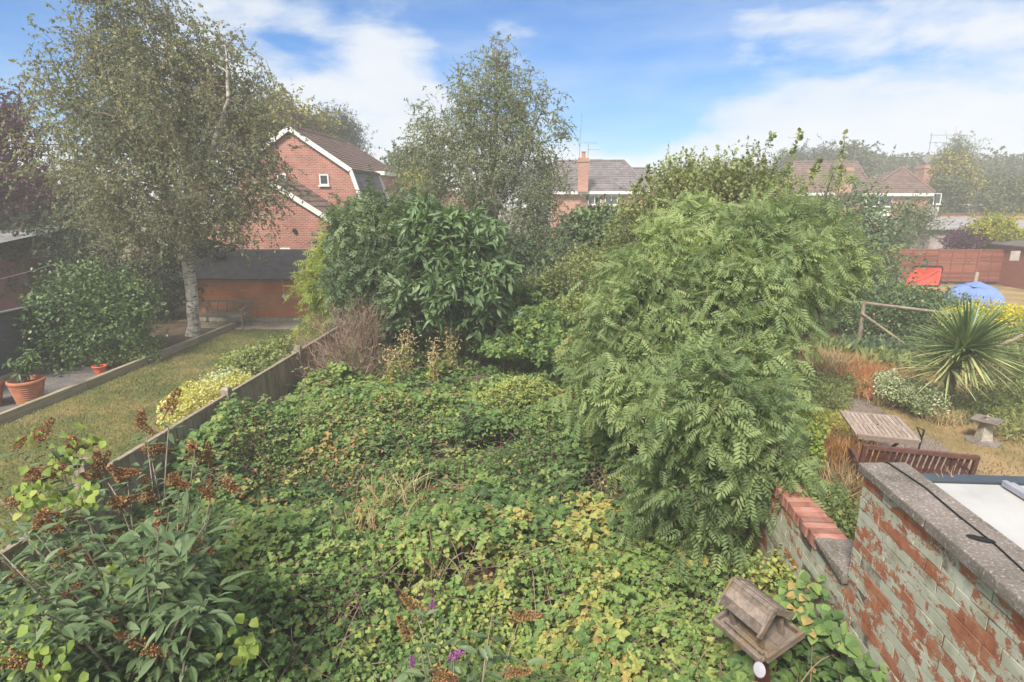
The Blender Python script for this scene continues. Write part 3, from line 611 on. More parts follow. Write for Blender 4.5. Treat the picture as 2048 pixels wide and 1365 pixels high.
tag(b.build('dry_stalks', M['straw']), 'few dry straw stalks sprouting from the dark gutter of the white roof', 'stalks')
b = Buf(); b.box((XW + .24, -.5, .0), (6.5, e1 - .1, zr - .045)); tag(b.build('lean_to', M['render']), 'pale rendered lean-to building carrying the flat white roof', 'building')

# ================================================================== bird table
tc = G(1514, 1257, 1.42); a_ = G(1432, 1243, 1.42); c_ = G(1517, 1327, 1.42); yaw = math.atan2(c_[1] - a_[1], c_[0] - a_[0])
t = thing('bird_table', 'weathered wooden bird table with a pitched plank roof standing in the brambles', 'bird table', tuple(tc), yaw)
t.rotation_euler = (R(14), R(0), yaw + R(4))
wx, wy = .185, .155
b = Buf()
for i in range(4): b.box((-wx, -wy + i * wy / 2, -.018), (wx, -wy + (i + 1) * wy / 2 - .003, 0), 0, rng.uniform(.2, .7), jit=.001)
b.build('tray', M['oldwood'], t, bevel=.002, world=False)
for (p, q) in (((-wx - .02, -wy - .012, .008), (wx + .0, -wy - .012, .008)), ((-wx, wy + .012, .008), (wx, wy + .012, .008)), ((wx + .012, -wy + .02, .008), (wx + .012, wy + .03, .008)), ((-wx - .012, -wy, .008), (-wx - .012, wy, .008))):
    b = Buf(); b.bar(p, q, .024, .05, tone=rng.uniform(.4, .8)); b.build('tray_edge', M['oldwood'], t, bevel=.004, world=False)
b = Buf(); b.bar((-wx + .03, -wy + .035, .01), (wx - .02, -wy + .035, .01), .02, .03, tone=.4); b.build('tray_batten', M['oldwood'], t, bevel=.003, world=False)
for sx in (-1, 1):
    for sy in (-1, 1):
        b = Buf(); b.box((sx * .115 - .018, sy * .085 - .012, 0), (sx * .115 + .018, sy * .085 + .012, .185), 0, .5); b.build('upright', M['oldwood'], t, bevel=.003, world=False)
rx, ry, ze, zt = .155, .125, .16, .265
for sy in (-1, 1):
    b = Buf(); sl_ = np.array([0, sy * ry, ze - zt]); nn = norm(np.cross((1, 0, 0), sl_)) * sy * -1
    if nn[2] < 0: nn = -nn
    for i, (u0, u1) in enumerate(((.0, .27), (.24, .64), (.61, 1.0))):
        p = np.array([0, 0, zt]) + sl_ * (u0 + u1) / 2 + nn * (.012 + .006 * (i == 1))
        d = norm(sl_); wd = np.linalg.norm(sl_) * (u1 - u0)
        b.bar(p - (rx, 0, 0), p + (rx, 0, 0), wd, .012, upv=nn, tone=(.35, 1.0, .1)[i])
    b.build('roof_panel', M['oldwood'], t, bevel=.002, world=False)
for sx in (-1, 1):
    for sy in (-1, 1):
        b = Buf(); b.bar((sx * (rx + .008), 0, zt + .015), (sx * (rx + .008), sy * (ry + .018), ze - .004), .016, .04, upv=(0, sy * .6, .8), tone=.6); b.build('barge_board', M['oldwood'], t, bevel=.002, world=False)
b = Buf(); b.bar((-rx, .0, zt + .012), (rx, .0, zt + .012), .03, .014, tone=.75); b.build('ridge_batten', M['oldwood'], t, bevel=.002, world=False)
b = Buf(); b.box((-.035, -.035, -1.42), (.035, .035, -.02)); b.build('post', M['redpost'], t, bevel=.003, world=False)
b = Buf(); c = G(1519, 1340, 1.36); rr = .036
n_ = norm(np.array([-.1, -.6, .8])); x_ = norm(np.cross(n_, (0, 0, 1))); z_ = np.cross(x_, n_)
ring = lambda r_, o: [c + n_ * o + r_ * (math.cos(k * math.pi / 14) * x_ + 1.25 * math.sin(k * math.pi / 14) * z_) for k in range(28)]
V = ring(rr, 0) + ring(rr * .92, .006) + ring(rr * .2, .003); b.poly(V, [(28 * i + k, 28 * i + (k + 1) % 28, 28 * (i + 1) + (k + 1) % 28, 28 * (i + 1) + k) for i in range(2) for k in range(28)] + [tuple(range(27, -1, -1)), tuple(range(56, 84))])
b.tube([c + z_ * .044, c + z_ * .085 + (0, .03, .01)], .0015, 4); tag(b.build('hanging_dish', M['lilac']), 'small round white dish hanging below the tray of the bird table', 'dish')

# ================================================================== wooden fence on the left
t = thing('wooden_fence', 'weathered featheredge fence with sloping top rail between the lawn and the brambles', 'fence', (-4.88, 3, 0))
FX = -4.88; posts = [5.28, 8.03, 10.62, 13.2, 15.8]; zt_ = 1.2
for k, y in enumerate([2.7] + posts[:-1]):
    y1 = posts[k]; b = Buf(); yy = y + .06; zt0 = 1.0 if k == 0 else zt_
    while yy < y1 - .05:
        b.box((FX - .012 + rng.normal(0, .002), yy, .08), (FX + .006, yy + .118, zt0 - .02 + rng.normal(0, .004)), 0, rng.uniform(.1, .9), rot=[[math.cos(.05), -math.sin(.05), 0], [math.sin(.05), math.cos(.05), 0], [0, 0, 1]]); yy += .112
    b.build('fence_panel', M['fence'], t)
    b = Buf(); b.box((FX - .04, y + .05, zt0 - .02), (FX + .03, y1 - .04, zt0 + .015), jit=.003); b.build('capping_rail', M['fence'], t, bevel=.004)
    b = Buf(); b.box((FX - .06, y + .05, .02), (FX - .02, y1 - .05, .1)); b.box((FX - .07, y + .05, .7), (FX - .018, y1 - .05, .76)); b.build('rail', M['fence'], t)
for k, y in enumerate([2.7] + posts):
    b = Buf(); h = 1.44 if k == 1 else (1.32 if k else 1.2); s_ = .08 if k == 1 else .06
    V = [(FX + i * s_, y + j * s_, z) for z in (0, h - .03) for i, j in ((-1, -1), (1, -1), (1, 1), (-1, 1))] + [(FX + i * s_ * .7, y + j * s_ * .7, h) for i, j in ((-1, -1), (1, -1), (1, 1), (-1, 1))]
    b.poly(V, [(0, 1, 5, 4), (1, 2, 6, 5), (2, 3, 7, 6), (3, 0, 4, 7), (4, 5, 9, 8), (5, 6, 10, 9), (6, 7, 11, 10), (7, 4, 8, 11), (8, 9, 10, 11)]); b.build('post', M['postconc'], t, bevel=.004)

# ================================================================== left garden
t = thing('timber_edging', 'long pale timber sleepers edging the gravel bed beside the lawn', 'edging', (-10.2, 10, 0))
for k in range(8):
    y = 1.0 + k * 2.1
    b = Buf(); b.box((-10.27, y, 0), (-10.15, min(y + 2.09, 17.6), .2), 0, rng.uniform(.2, .8), jit=.004); b.build('sleeper', M['sleeper'], t, bevel=.006)
b = Buf(); b.box((-11.6, 17.62, 0), (-10.15, 17.72, .2)); b.build('sleeper', M['sleeper'], t, bevel=.006)
t = thing('grey_fence', 'dark grey boarded fence with pale top trim behind the terracotta pots', 'fence', (-12.5, 11, 0))
A0 = Xp(0, 627, -12.5); zg = A0[2]
b = Buf()
for k in range(12): b.box((-12.53, 4, .12 + k * zg / 12.6), (-12.5 - .006 * (k % 2), 15.6, .12 + (k + 1) * zg / 12.6 - .006), 0, .5)
b.build('boards', M['greyfence'], t)
b = Buf(); b.box((-12.56, 4, zg), (-12.46, 15.6, zg + .035)); b.build('trim', M['greytrim'], t, bevel=.004)
b = Buf(); b.box((-12.5, 4, 0), (-12.34, 13.6, .16), jit=.003); b.build('gravel_board', M['sleeper'], t, bevel=.006)
for y in (7.2, 9.4, 11.6, 13.8):
    b = Buf(); b.box((-12.495, y, 0), (-12.46, y + .07, zg - .01)); b.build('post', M['greyfence'], t)
def pot(name, label, c, r_, h, ribs, mat, lipw=.02, cat='plant pot'):
    t = thing(name, label, cat, tuple(c)); b = Buf(); prof = [(r_ * .66, 0)]
    n = 36 if ribs else 4
    for i in range(1, n + 1):
        f = i / n; q = r_ * (.66 + .29 * f); prof.append((q + (.022 * abs(math.sin(f * ribs * math.pi)) if ribs else 0), h * .84 * f))
    prof += [(r_ * .97 + lipw, h * .85), (r_ + lipw * 1.2, h * .9), (r_ + lipw, h), (r_ - .012, h), (r_ - .03, h * .8), (.001, h * .8)]
    b.lathe(prof, c, 32); b.build('body', M[mat], t, smooth=True)
    b = Buf(); b.lathe([(r_ - .028, h * .82), (r_ * .5, h * .86), (.001, h * .87)], c, 24); b.build('soil', M['soil'], t); return t
pc = G(42, 812); pot('ribbed_pot', 'large ribbed terracotta pot on the gravel, fully in view beside the sleepers', (pc[0], pc[1] + .22, 0), .30, .5, 9, 'terracotta')
p2 = (pc[0] - .62, pc[1] - .1, 0); pot('ribbed_pot', 'ribbed terracotta pot cut by the picture edge, mostly hidden beside its neighbour', p2, .31, .5, 9, 'terracotta')
p3 = G(195, 750); pot('orange_tub', 'small bright orange plastic tub on the gravel under the camellia bush', (p3[0], p3[1] + .1, 0), .15, .2, 0, 'orange', .012, 'tub')
def potplant(name, label, c, h, sp, n, tm, size, mat, cat='plant'):
    t = thing(name, label, cat, tuple(c)); b = Buf(); lb = Buf()
    for k in range(n):
        a = rng.uniform(0, 6.28); q = rng.uniform(.2, 1) * sp; H_ = h * rng.uniform(.65, 1); e = np.array([c[0] + math.cos(a) * q, c[1] + math.sin(a) * q, c[2] + H_])
        s_ = np.array([c[0] + rng.normal(0, .04), c[1] + rng.normal(0, .04), c[2]]); m_ = (s_ + e) / 2 + (0, 0, .1 * h); b.tube([s_, m_, e], [.008, .006, .003], 5)
        ts = rng.uniform(.3, 1, 26); P = s_ * ((1 - ts) ** 2)[:, None] + 2 * m_ * (ts * (1 - ts))[:, None] + e * (ts ** 2)[:, None]
        lb.inst(tm, P, np.stack([rng.normal(0, 1, 26), rng.normal(0, 1, 26), rng.normal(-.1, .5, 26)], -1), np.tile((0, -.2, 1.), (26, 1)) + rng.normal(0, .2, (26, 3)), size * rng.uniform(.7, 1.2, 26), rng.uniform(.2, .9, 26))
    b.build('stems', M['twig'], t); lb.build('foliage', M[mat], t); return t
potplant('potted_shrub', 'leafy green plant growing out of the fully visible ribbed pot', (pc[0], pc[1] + .22, .4), .7, .3, 8, L_long, .16, 'shrub')
potplant('potted_shrub', 'taller leafy plant growing in the pot cut by the picture edge', (p2[0], p2[1], .4), .9, .35, 9, L_long, .16, 'shrub')
# washing line
pa = G(200, 650, 0); t = thing('washing_line_post', 'slim wooden washing line post standing behind the camellia bush', 'post', (-12.9, 13.9, 0))
ptop = Xp(113, 527, -12.9); b = Buf(); b.tube([(ptop[0], ptop[1], 0), (ptop[0], ptop[1], ptop[2])], .028, 8); b.bar((ptop[0] - .1, ptop[1], ptop[2] - .05), (ptop[0] + .1, ptop[1], ptop[2] - .05), .03, .03); b.build('post', M['rustic'], t)
q = Xp(0, 553, -12.9); q = ptop + (q - ptop) * 2.2; b = Buf(); b.tube([ptop + (q - ptop) * s_ - np.array([0, 0, .25 * s_ * (1 - s_)]) for s_ in np.linspace(0, 1, 9)], .007, 4); tag(b.build('washing_line', M['lilac']), 'pale washing line sagging from the wooden post towards the picture edge', 'washing line')
# dark outhouse at the far left
t = thing('outhouse', 'dark outhouse with corrugated grey roof and white pillar beyond the grey fence', 'outhouse', (-18, 17, 0))
b = Buf(); b.box((-24, 18.2, 0), (-17.5, 21, 2.2)); b.build('wall', M['redpost'], t)
b = Buf(); yy = np.linspace(0, 1, 2)
for k in range(50):
    x = -24.3 + k * .14; b.poly([(x, 16.2, 2.62), (x + .07, 16.2, 2.66), (x + .14, 16.2, 2.62), (x + .14, 21, 3.2), (x + .07, 21, 3.24), (x, 21, 3.2)], [(0, 1, 4, 5), (1, 2, 3, 4)])
b.build('roof', M['corr'], t); b = Buf(); b.box((-24.3, 16.15, 2.4), (-17.3, 16.25, 2.6)); b.build('fascia', M['greytrim'], t)
for x in (-19.6, -17.75): b = Buf(); b.box((x, 16.3, 0), (x + .16, 16.46, 2.42)); b.build('pillar', M['lilac'], t, bevel=.004)

# ---- slatted bench
def bench(name, label, loc, rz, L, mat, nsl=15, hb=.9, group=None):
    t = thing(name, label, 'bench', loc, rz); m_ = M[mat]
    B = lambda: Buf()
    b = B(); b.bar((-L / 2, -.07, hb - .02), (L / 2, -.07, hb - .02), .045, .06, tone=.7); b.build('top_rail', m_, t, bevel=.005, world=False)
    b = B(); b.bar((-L / 2, 0, .5), (L / 2, 0, .5), .035, .05); b.build('bottom_rail', m_, t, bevel=.004, world=False)
    b = B()
    for k in range(nsl):
        x = -L / 2 + .09 + k * (L - .18) / (nsl - 1); Y = [.0, .028, .012, -.03, -.065]; Z = np.linspace(.51, hb - .04, 5)
        V = [(x + i * .022, Y[j] + q * .007, Z[j]) for j in range(5) for i, q in ((-1, -1), (1, -1), (1, 1), (-1, 1))]
        b.poly(V, [(j * 4 + i, j * 4 + (i + 1) % 4, j * 4 + 4 + (i + 1) % 4, j * 4 + 4 + i) for j in range(4) for i in range(4)], tone=rng.uniform(.3, .7))
    b.build('backrest', m_, t, world=False)
    b = B()
    for k in range(7): b.bar((-L / 2 + .02, .06 + k * .072, .45 - .02 * math.sin(k / 6 * 3.14)), (L / 2 - .02, .06 + k * .072, .45 - .02 * math.sin(k / 6 * 3.14)), .055, .02, tone=rng.uniform(.5, .9))
    b.build('seat', m_, t, bevel=.003, world=False)
    for sx in (-1, 1):
        x = sx * (L / 2 - .01)
        b = B(); b.bar((x, 0, 0), (x, 0, .48), .05, .06, upv=(0, 1, 0)); b.bar((x, 0, .46), (x, -.075, hb + .01), .05, .055, upv=(0, 1, 0)); b.build('leg', m_, t, bevel=.004, world=False)
        b = B(); b.bar((x, .5, 0), (x, .5, .62), .05, .05, upv=(0, 1, 0)); b.build('leg', m_, t, bevel=.004, world=False)
        b = B(); P = [(x, -.03, .63), (x, .15, .67), (x, .36, .675), (x, .56, .63)]
        for p, q in zip(P[:-1], P[1:]): b.bar(p, q, .06, .025, tone=.8)
        b.build('armrest', m_, t, world=False)
        b = B(); b.bar((x, 0, .42), (x, .5, .42), .03, .06); b.bar((x, 0, .15), (x, .5, .15), .03, .04); b.build('side_rail', m_, t, world=False)
    b = B(); b.bar((-L / 2, .5, .41), (L / 2, .5, .41), .03, .06); b.build('front_rail', m_, t, bevel=.003, world=False)
    return t
q0 = G(1727, 893, .92); q1 = G(1962, 917, .92); cc = (q0 + q1) / 2; ang = math.atan2(q1[1] - q0[1], q1[0] - q0[0])
bench('garden_bench', 'dark red brown slatted garden bench turned towards the wooden table', (cc[0], cc[1] + .07, 0), ang, np.linalg.norm(q1 - q0) - .04, 'benchwood', 17, .94)
bench('old_bench', 'greyish timber bench standing in the shade against the brick outbuilding', (-10.6, 18.1, .0), math.pi, 1.5, 'benchgrey', 5, .85)
# ---- table
cT = np.mean([G(1680, 823, .72), G(1788, 833, .72), G(1838, 880, .72), G(1722, 868, .72)], axis=0); az = math.atan2(9.03 - 9.21, 5.56 - 4.8)
a1 = G(1680, 823, .72); a2 = G(1788, 833, .72); a3 = G(1838, 880, .72); tw = np.linalg.norm(a2 - a1) * 1.0; tl = np.linalg.norm(a3 - a2)
t = thing('garden_table', 'faded slatted wooden folding table on crossed legs in front of the bench', 'table', (cT[0], cT[1], 0), az)
b = Buf(); b.bar((-tw / 2, -tl / 2 - .035, .685), (tw / 2, -tl / 2 - .035, .685), .022, .07, tone=.0); b.bar((-tw / 2, -tl / 2, .71), (tw / 2, -tl / 2, .71), .06, .028); b.bar((-tw / 2, tl / 2, .71), (tw / 2, tl / 2, .71), .06, .028); b.bar((-tw / 2, 0, .709), (tw / 2, 0, .709), .07, .026)
for sx in (-1, 1): b.bar((sx * tw / 2, -tl / 2 - .03, .71), (sx * tw / 2, tl / 2 + .03, .71), .06, .029)
for hy in (-1, 1):
    for k in range(11):
        x = -tw / 2 + .065 + k * (tw - .13) / 10; b.bar((x, hy * .04, .71), (x, hy * (tl / 2 - .03), .71), .056, .02, tone=rng.uniform(.1, 1))
b.lathe([(.022, .724), (.022, .7235), (.0, .7235)], (0, 0, 0), 12, m=1); b.build('table_top', [M['tablewood'], M['black']], t, bevel=.002, world=False)
for sy in (-1, 1):
    for sx in (-1, 1):
        b = Buf(); o_ = .02 * sx; b.bar((sx * (tw / 2 - .02), sy * (tl / 2 - .1) + o_, 0), (-sx * (tw / 2 - .14), sy * (tl / 2 - .1) + o_, .69), .022, .05, upv=(0, 1, 0)); b.build('leg', M['benchwood'], t, world=False)
b = Buf(); b.bar((-tw / 2 + .1, -tl / 2 + .1, .1), (-tw / 2 + .1, tl / 2 - .1, .1), .03, .03); b.bar((tw / 2 - .1, -tl / 2 + .1, .1), (tw / 2 - .1, tl / 2 - .1, .1), .03, .03); b.build('stretcher', M['benchwood'], t, world=False)
# ---- fork handle sticking up by the table
h0 = Dp(1846, 874, 9.0); t = thing('garden_fork', 'garden fork with a dark handle standing in the soil behind the table', 'garden fork', (h0[0], 9.0, 0))
b = Buf(); P0 = np.array([h0[0] - .05, 9.0, .0]); P1 = Dp(1848, 862, 9.05); b.tube([P0, P1], .014, 8); b.build('shaft', M['black'], t)
b = Buf(); P2 = Dp(1834, 855, 9.05); P3 = Dp(1849, 861, 9.05); b.tube([P1 - (0, 0, .02), P3, P2, P1 - (.02, 0, .12)], .013, 6); b.build('handle', M['black'], t)
# ---- bird bath
c = G(1965, 885); t = thing('bird_bath', 'low pale stone bird bath with square bowl on a round mossy foot', 'bird bath', (c[0], c[1], 0))
b = Buf(); b.lathe([(.26, 0), (.25, .035), (.1, .06), (.001, .065)], c, 26); b.build('foot', M['conc'], t)
b = Buf(); V = [(c[0] + i * s_, c[1] + j * s_, z) for z, s_ in ((.05, .095), (.36, .065)) for i, j in ((-1, -1), (1, -1), (1, 1), (-1, 1))]; b.poly(V, [(0, 1, 5, 4), (1, 2, 6, 5), (2, 3, 7, 6), (3, 0, 4, 7)]); b.build('pedestal', M['conc2'], t, bevel=.006)
b = Buf(); R_ = [[math.cos(.7), -math.sin(.7), 0], [math.sin(.7), math.cos(.7), 0], [0, 0, 1]]
V = []
for s_, z in ((.07, .355), (.19, .40), (.20, .43), (.17, .43), (.11, .40)): V += [(i * s_, j * s_, z) for i, j in ((-1, -1), (1, -1), (1, 1), (-1, 1))]
V = np.array(V) @ np.array(R_).T + (c[0], c[1], 0); b.poly(V, [(k * 4 + i, k * 4 + (i + 1) % 4, k * 4 + 4 + (i + 1) % 4, k * 4 + 4 + i) for k in range(4) for i in range(4)] + [(16, 17, 18, 19), (3, 2, 1, 0)]); b.build('bowl', M['conc'], t, bevel=.006)
b = Buf(); b.lathe([(.03, .40), (.02, .43), (.035, .46), (.012, .49), (.001, .5)], (c[0] + .03, c[1] + .05, 0), 10); b.build('ornament', M['postconc'], t)
# ---- bowl pot, posts, trellis
c = G(1612, 722); pot('terracotta_bowl', 'round pink terracotta bowl among yellow grasses behind the ash', (c[0], c[1], 0), .24, .28, 0, 'terracotta', .02)
c = G(1645, 650); t = thing('weathered_post', 'short pale weathered wooden post beside the rose bushes', 'post', (c[0], c[1], 0))
b = Buf(); b.box((c[0] - .16, c[1] - .05, 0), (c[0] + .15, c[1] + .05, .8), jit=.02); b.build('post', M['conc2'], t, bevel=.01)
t = thing('rustic_trellis', 'rustic pole trellis with a diagonal brace behind the cordyline', 'trellis', (8.8, 16.4, 0))
pb = G(1716, 698); pt = Dp(1728, 606, pb[1]); b = Buf(); b.tube([pb, pt + (0, 0, .06)], [.055, .05], 8); b.build('post', M['rustic'], t)
e = np.array(Dp(2075, 652, 14.6)); b = Buf(); b.tube([pt + (-.3, .05, 0), pt + (0, 0, 0), (pt + e) / 2 + (0, 0, .02), e], [.045, .04, .035, .04], 8); b.build('rail', M['rustic'], t)
b = Buf(); b.tube([Dp(1723, 627, pb[1] - .05), Dp(1812, 690, pb[1] - .6)], .035, 7); b.build('brace', M['rustic'], t)
b = Buf(); b.tube([Dp(1722, 695, pb[1]), Dp(1790, 676, pb[1] - .3)], .03, 7); b.build('lower_pole', M['rustic'], t)
b = Buf(); b.tube([Dp(1992, 695, 12.8), Dp(2070, 660, 12.8)], .04, 7); b.build('brace', M['rustic'], t)

# ================================================================== red lap fence, right shed, play things
yf = 29.66; t = thing('lap_fence', 'reddish brown waney lap fence across the far end of the right garden', 'fence', (19, yf, 0))
xs = np.arange(13.5, 22.9, 1.86); zf = Dp(1900, 499, yf)[2]
for k, x in enumerate(xs):
    if k == len(xs) - 1: break
    b = Buf()
    for j in range(13):
        z = .15 + j * (zf - .2) / 13; b.box((x + .05, yf - .02 - rng.uniform(0, .01), z), (xs[k + 1] - .05, yf + .01, z + (zf - .2) / 13 * .94), 0, rng.uniform(.1, .9), jit=.004)
    for q in (.33, .66): xx = x + q * 1.86; b.box((xx - .02, yf - .05, .15), (xx + .02, yf - .03, zf - .04), 0, .3)
    b.box((x + .05, yf - .045, zf - .05), (xs[k + 1] - .05, yf + .02, zf), 0, .7); b.build('fence_panel', M['redfence'], t)
for x in xs:
    b = Buf(); b.box((x - .045, yf - .06, .0), (x + .045, yf + .04, zf + .03), 0, .5); b.build('post', M['redfence'], t)
    b = Buf(); b.box((x - .07, yf - .14, .0), (x + .07, yf - .062, .62)); b.build('concrete_spur', M['conc2'], t)
t = thing('red_shed', 'red brown timber shed with a small pale window at the end of the lap fence', 'shed', (22, 28, 0))
s0 = G(2003, 570); x0 = s0[0]; b = Buf()
hs = Dp(2012, 492, 29.5)[2]
for j in range(14): b.box((x0 - .2 + j * .0, 27.8, .05 + j * hs / 14), (x0 + 4, 27.83 + .012 * (j % 2), .05 + (j + 1) * hs / 14 - .004), 0, rng.uniform(.3, .7))
b.box((x0 - .18, 27.84, 0), (x0 + 4, 30.5, hs)); b.build('wall', M['redfence'], t)
b = Buf(); b.poly([(x0 - .35, 27.6, hs), (x0 + 4, 27.6, hs + .55), (x0 + 4, 30.8, hs + .55), (x0 - .35, 30.8, hs), (x0 - .35, 27.6, hs + .06), (x0 + 4, 27.6, hs + .61), (x0 + 4, 30.8, hs + .61), (x0 - .35, 30.8, hs + .06)], [(0, 1, 5, 4), (1, 2, 6, 5), (3, 0, 4, 7), (4, 5, 6, 7), (0, 3, 2, 1)]); b.build('roof', M['felt'], t)
wn = Dp(2030, 512, 27.78); f_ = Buf(); f_.box((wn[0] - .2, 27.77, wn[2] - .22), (wn[0] + .2, 27.80, wn[2] + .22)); f_.build('window', M['render'], t)
c = G(1846, 574); t = thing('red_sail_frame', 'red sheet in a rounded black frame leaning before the lap fence', 'play equipment', (c[0], 28.6, 0))
wd, hh = .68, Dp(1840, 533, 28.6)[2]; P = []
for cx_, cz_, a0 in ((wd - .12, .18, -90), (wd - .12, hh - .12, 0), (-wd + .12, hh - .12, 90), (-wd + .12, .18, 180)): P += [(c[0] + cx_ + .12 * math.cos(R(a0 + k * 18)), 28.6, cz_ + .12 * math.sin(R(a0 + k * 18))) for k in range(6)]
b = Buf(); b.tube(P + [P[0]], .035, 7); b.build('frame', M['black'], t, smooth=True)
b = Buf(); n_ = len(P); cc2 = (c[0], 28.72, hh / 2); b.poly(P + [cc2], [(i, (i + 1) % n_, n_) for i in range(n_)]); b.bar((c[0] - wd + .1, 28.57, .25), (c[0] + wd - .15, 28.57, hh - .15), .03, .02); b.poly([(c[0] - wd, 28.6, hh * .8), (c[0] - wd - .5, 28.3, .03), (c[0] - wd, 28.5, .08)], [(0, 1, 2)]); b.build('sheet', M['red'], t)
c = G(1990, 616); t = thing('blue_tent', 'low blue dome tent on the far lawn beyond the golden privet', 'tent', (c[0], c[1] + 1, 0))
b = Buf(); rr = 1.12; hT = .72; V = []; n1, n2 = 12, 24
for i in range(n1 + 1):
    q = i / n1
    for j in range(n2):
        a = j / n2 * 6.283; rad = rr * math.cos(q * 1.5708) ** .75 * (1 - .16 * abs(math.sin(3 * a))); V.append((c[0] + rad * math.cos(a), c[1] + 1.2 + rad * math.sin(a), hT * min(1, math.sin(q * 1.5708) * 1.02)))
b.poly(V, [(i * n2 + j, i * n2 + (j + 1) % n2, (i + 1) * n2 + (j + 1) % n2, (i + 1) * n2 + j) for i in range(n1) for j in range(n2)]); b.build('canopy', M['blue'], t)
b = Buf()
for a in (.52, 1.57, 2.62):
    pts = [(c[0] + rr * 1.01 * math.cos(k) * math.cos(a) * .86, c[1] + 1.2 + rr * 1.01 * math.cos(k) * math.sin(a) * .86, hT * math.sin(k) * 1.03) for k in np.linspace(.1, 3.04, 15)]; b.tube(pts, .012, 5)
b.build('poles', M['greyfence'], t)
b = Buf(); V = [(c[0] - .45, c[1] + .7, hT - .02), (c[0] + .5, c[1] + .65, hT - .1), (c[0] + .62, c[1] + 1.5, hT - .04), (c[0] - .2, c[1] + 1.6, hT + .02), (c[0] + .1, c[1] + 1.2, hT + .14)]; b.poly(V, [(0, 1, 4), (1, 2, 4), (2, 3, 4), (3, 0, 4)]); b.build('fly_sheet', M['blue'], t)
# ================================================================== houses
def slope(b, A, B, C_, D_, rows, wave=.3, amp=.02, th=.03, m=0):
    """tiled slope: A-B eave, D-C ridge; overlapping courses with rolled tiles"""
    A, B, C_, D_ = [np.array(v, float) for v in (A, B, C_, D_)]; u = norm(B - A); n = norm(np.cross(B - A, D_ - A))
    if n[2] < 0: n = -n
    for r_ in range(rows):
        t0, t1 = r_ / rows, (r_ + 1.12) / rows; t1 = min(t1, 1)
        l0, r0 = A + (D_ - A) * t0, B + (C_ - B) * t0; l1, r1 = A + (D_ - A) * t1, B + (C_ - B) * t1
        w_ = np.linalg.norm(r0 - l0); k = max(3, int(w_ / wave * 4)); s = np.linspace(0, 1, k)
        ph = ((l0 - A) @ u + s * w_) / wave; h = amp * np.abs(np.sin(ph * math.pi))
        lo = l0 + (r0 - l0) * s[:, None] + n * (th + h)[:, None]; hi = l1 + (r1 - l1) * s[:, None] + n * (h * .6)[:, None]; un = l0 + (r0 - l0) * s[:, None] - n * .01
        V = np.concatenate([un, lo, hi]); i = np.arange(k - 1)
        F = np.concatenate([np.stack([i, i + 1, i + k + 1, i + k], -1), np.stack([i + k, i + k + 1, i + 2 * k + 1, i + 2 * k], -1)])
        tn = np.repeat(rng.uniform(.2, .8, (k + 5) // 4), 4)[:k - 1]; b.raw(V, F.ravel(), np.full(len(F), 4), m, np.concatenate([tn, tn]))
def window(parent, x0, x1, z0, z1, y, ny=-1, bars=1, name='window'):
    f = Buf(); w_ = .06
    f.box((x0, y, z0), (x1, y + .05, z0 + w_)); f.box((x0, y, z1 - w_), (x1, y + .05, z1)); f.box((x0, y, z0 + w_), (x0 + w_, y + .05, z1 - w_)); f.box((x1 - w_, y, z0 + w_), (x1, y + .05, z1 - w_))
    for k in range(bars): xx = x0 + (x1 - x0) * (k + 1) / (bars + 1); f.box((xx - .025, y + .003, z0 + w_), (xx + .025, y + .047, z1 - w_))
    f.box((x0 - .05, y - .05, z0 - .06), (x1 + .05, y + .04, z0 - .003)); o = f.build(name, M['white'], parent)
    g = Buf(); g.box((x0 + w_, y + .03, z0 + w_), (x1 - w_, y + .035, z1 - w_)); g.build('pane', M['glass'], o); return o
def aerial(parent, p, h, arms, L=1.0):
    b = Buf(); p = np.array(p); b.tube([p, p + (0, 0, h)], .025, 5)
    for z, a, w_ in arms:
        d = np.array([math.cos(a), math.sin(a), 0]); c = p + (0, 0, z); b.tube([c - d * .1 * w_, c + d * w_], .014, 4)
        pr = np.array([-d[1], d[0], 0])
        for k in range(7): q = c + d * w_ * (k / 6); b.tube([q - pr * .18 - (0, 0, .1 * (k == 0)), q + pr * .18 + (0, 0, .1 * (k == 0))], .009, 3)
    b.build('aerial', M['metal'], parent)
# ---- gabled brick house behind the outbuilding
Y0 = 27.0; ap = Dp(577, 254, Y0); kn = Dp(697, 337, Y0); bt = Dp(733, 440, Y0); yr = 36.5
ax = ap[0]; hw = kn[0] - ax; zk = kn[2]; za = ap[2]; hb_ = bt[0] - ax; zb = bt[2]
t = thing('gabled_house', 'red brick gabled house with brown tiled roof and white verge boards', 'house', (ax, 31, 0))
b = Buf(); prof = [(-hb_, 0), (hb_, 0), (hb_, zb), (hw, zk - .1), (0, za - .12), (-hw, zk - .1), (-hb_, zb)]
V = [(ax + x, y, z) for y in (Y0 + .12, yr) for x, z in prof]; n = 7
b.poly(V, [tuple(range(n)), tuple(range(2 * n - 1, n - 1, -1))] + [(i, i + n, (i + 1) % n + n, (i + 1) % n) for i in range(n)]); b.build('wall', M['brickX'], t)
b = Buf(); ov = .12
slope(b, (ax + hw + .12, Y0, zk - .05), (ax + hw + .12, yr + .1, zk - .05), (ax, yr - 1.9, za), (ax, Y0, za), 15)
slope(b, (ax - hw - .12, yr, zk - .05), (ax - hw - .12, Y0, zk - .05), (ax, Y0, za), (ax, yr - 1.9, za), 15)
b.tube([(ax, Y0 - .02, za + .03), (ax, yr - 1.9, za + .03)], .09, 8, tone=.6); b.tube([(ax, yr - 1.9, za + .03), (ax + hw + .12, yr + .1, zk - .03)], .08, 8, tone=.6)
b.poly([(ax, yr - 1.9, za), (ax + hw + .12, yr + .1, zk - .05), (ax - hw - .12, yr + .1, zk - .05)], [(0, 2, 1)])
b.build('roof', M['tile'], t)
b = Buf(); yb1 = Y0 + 4.2
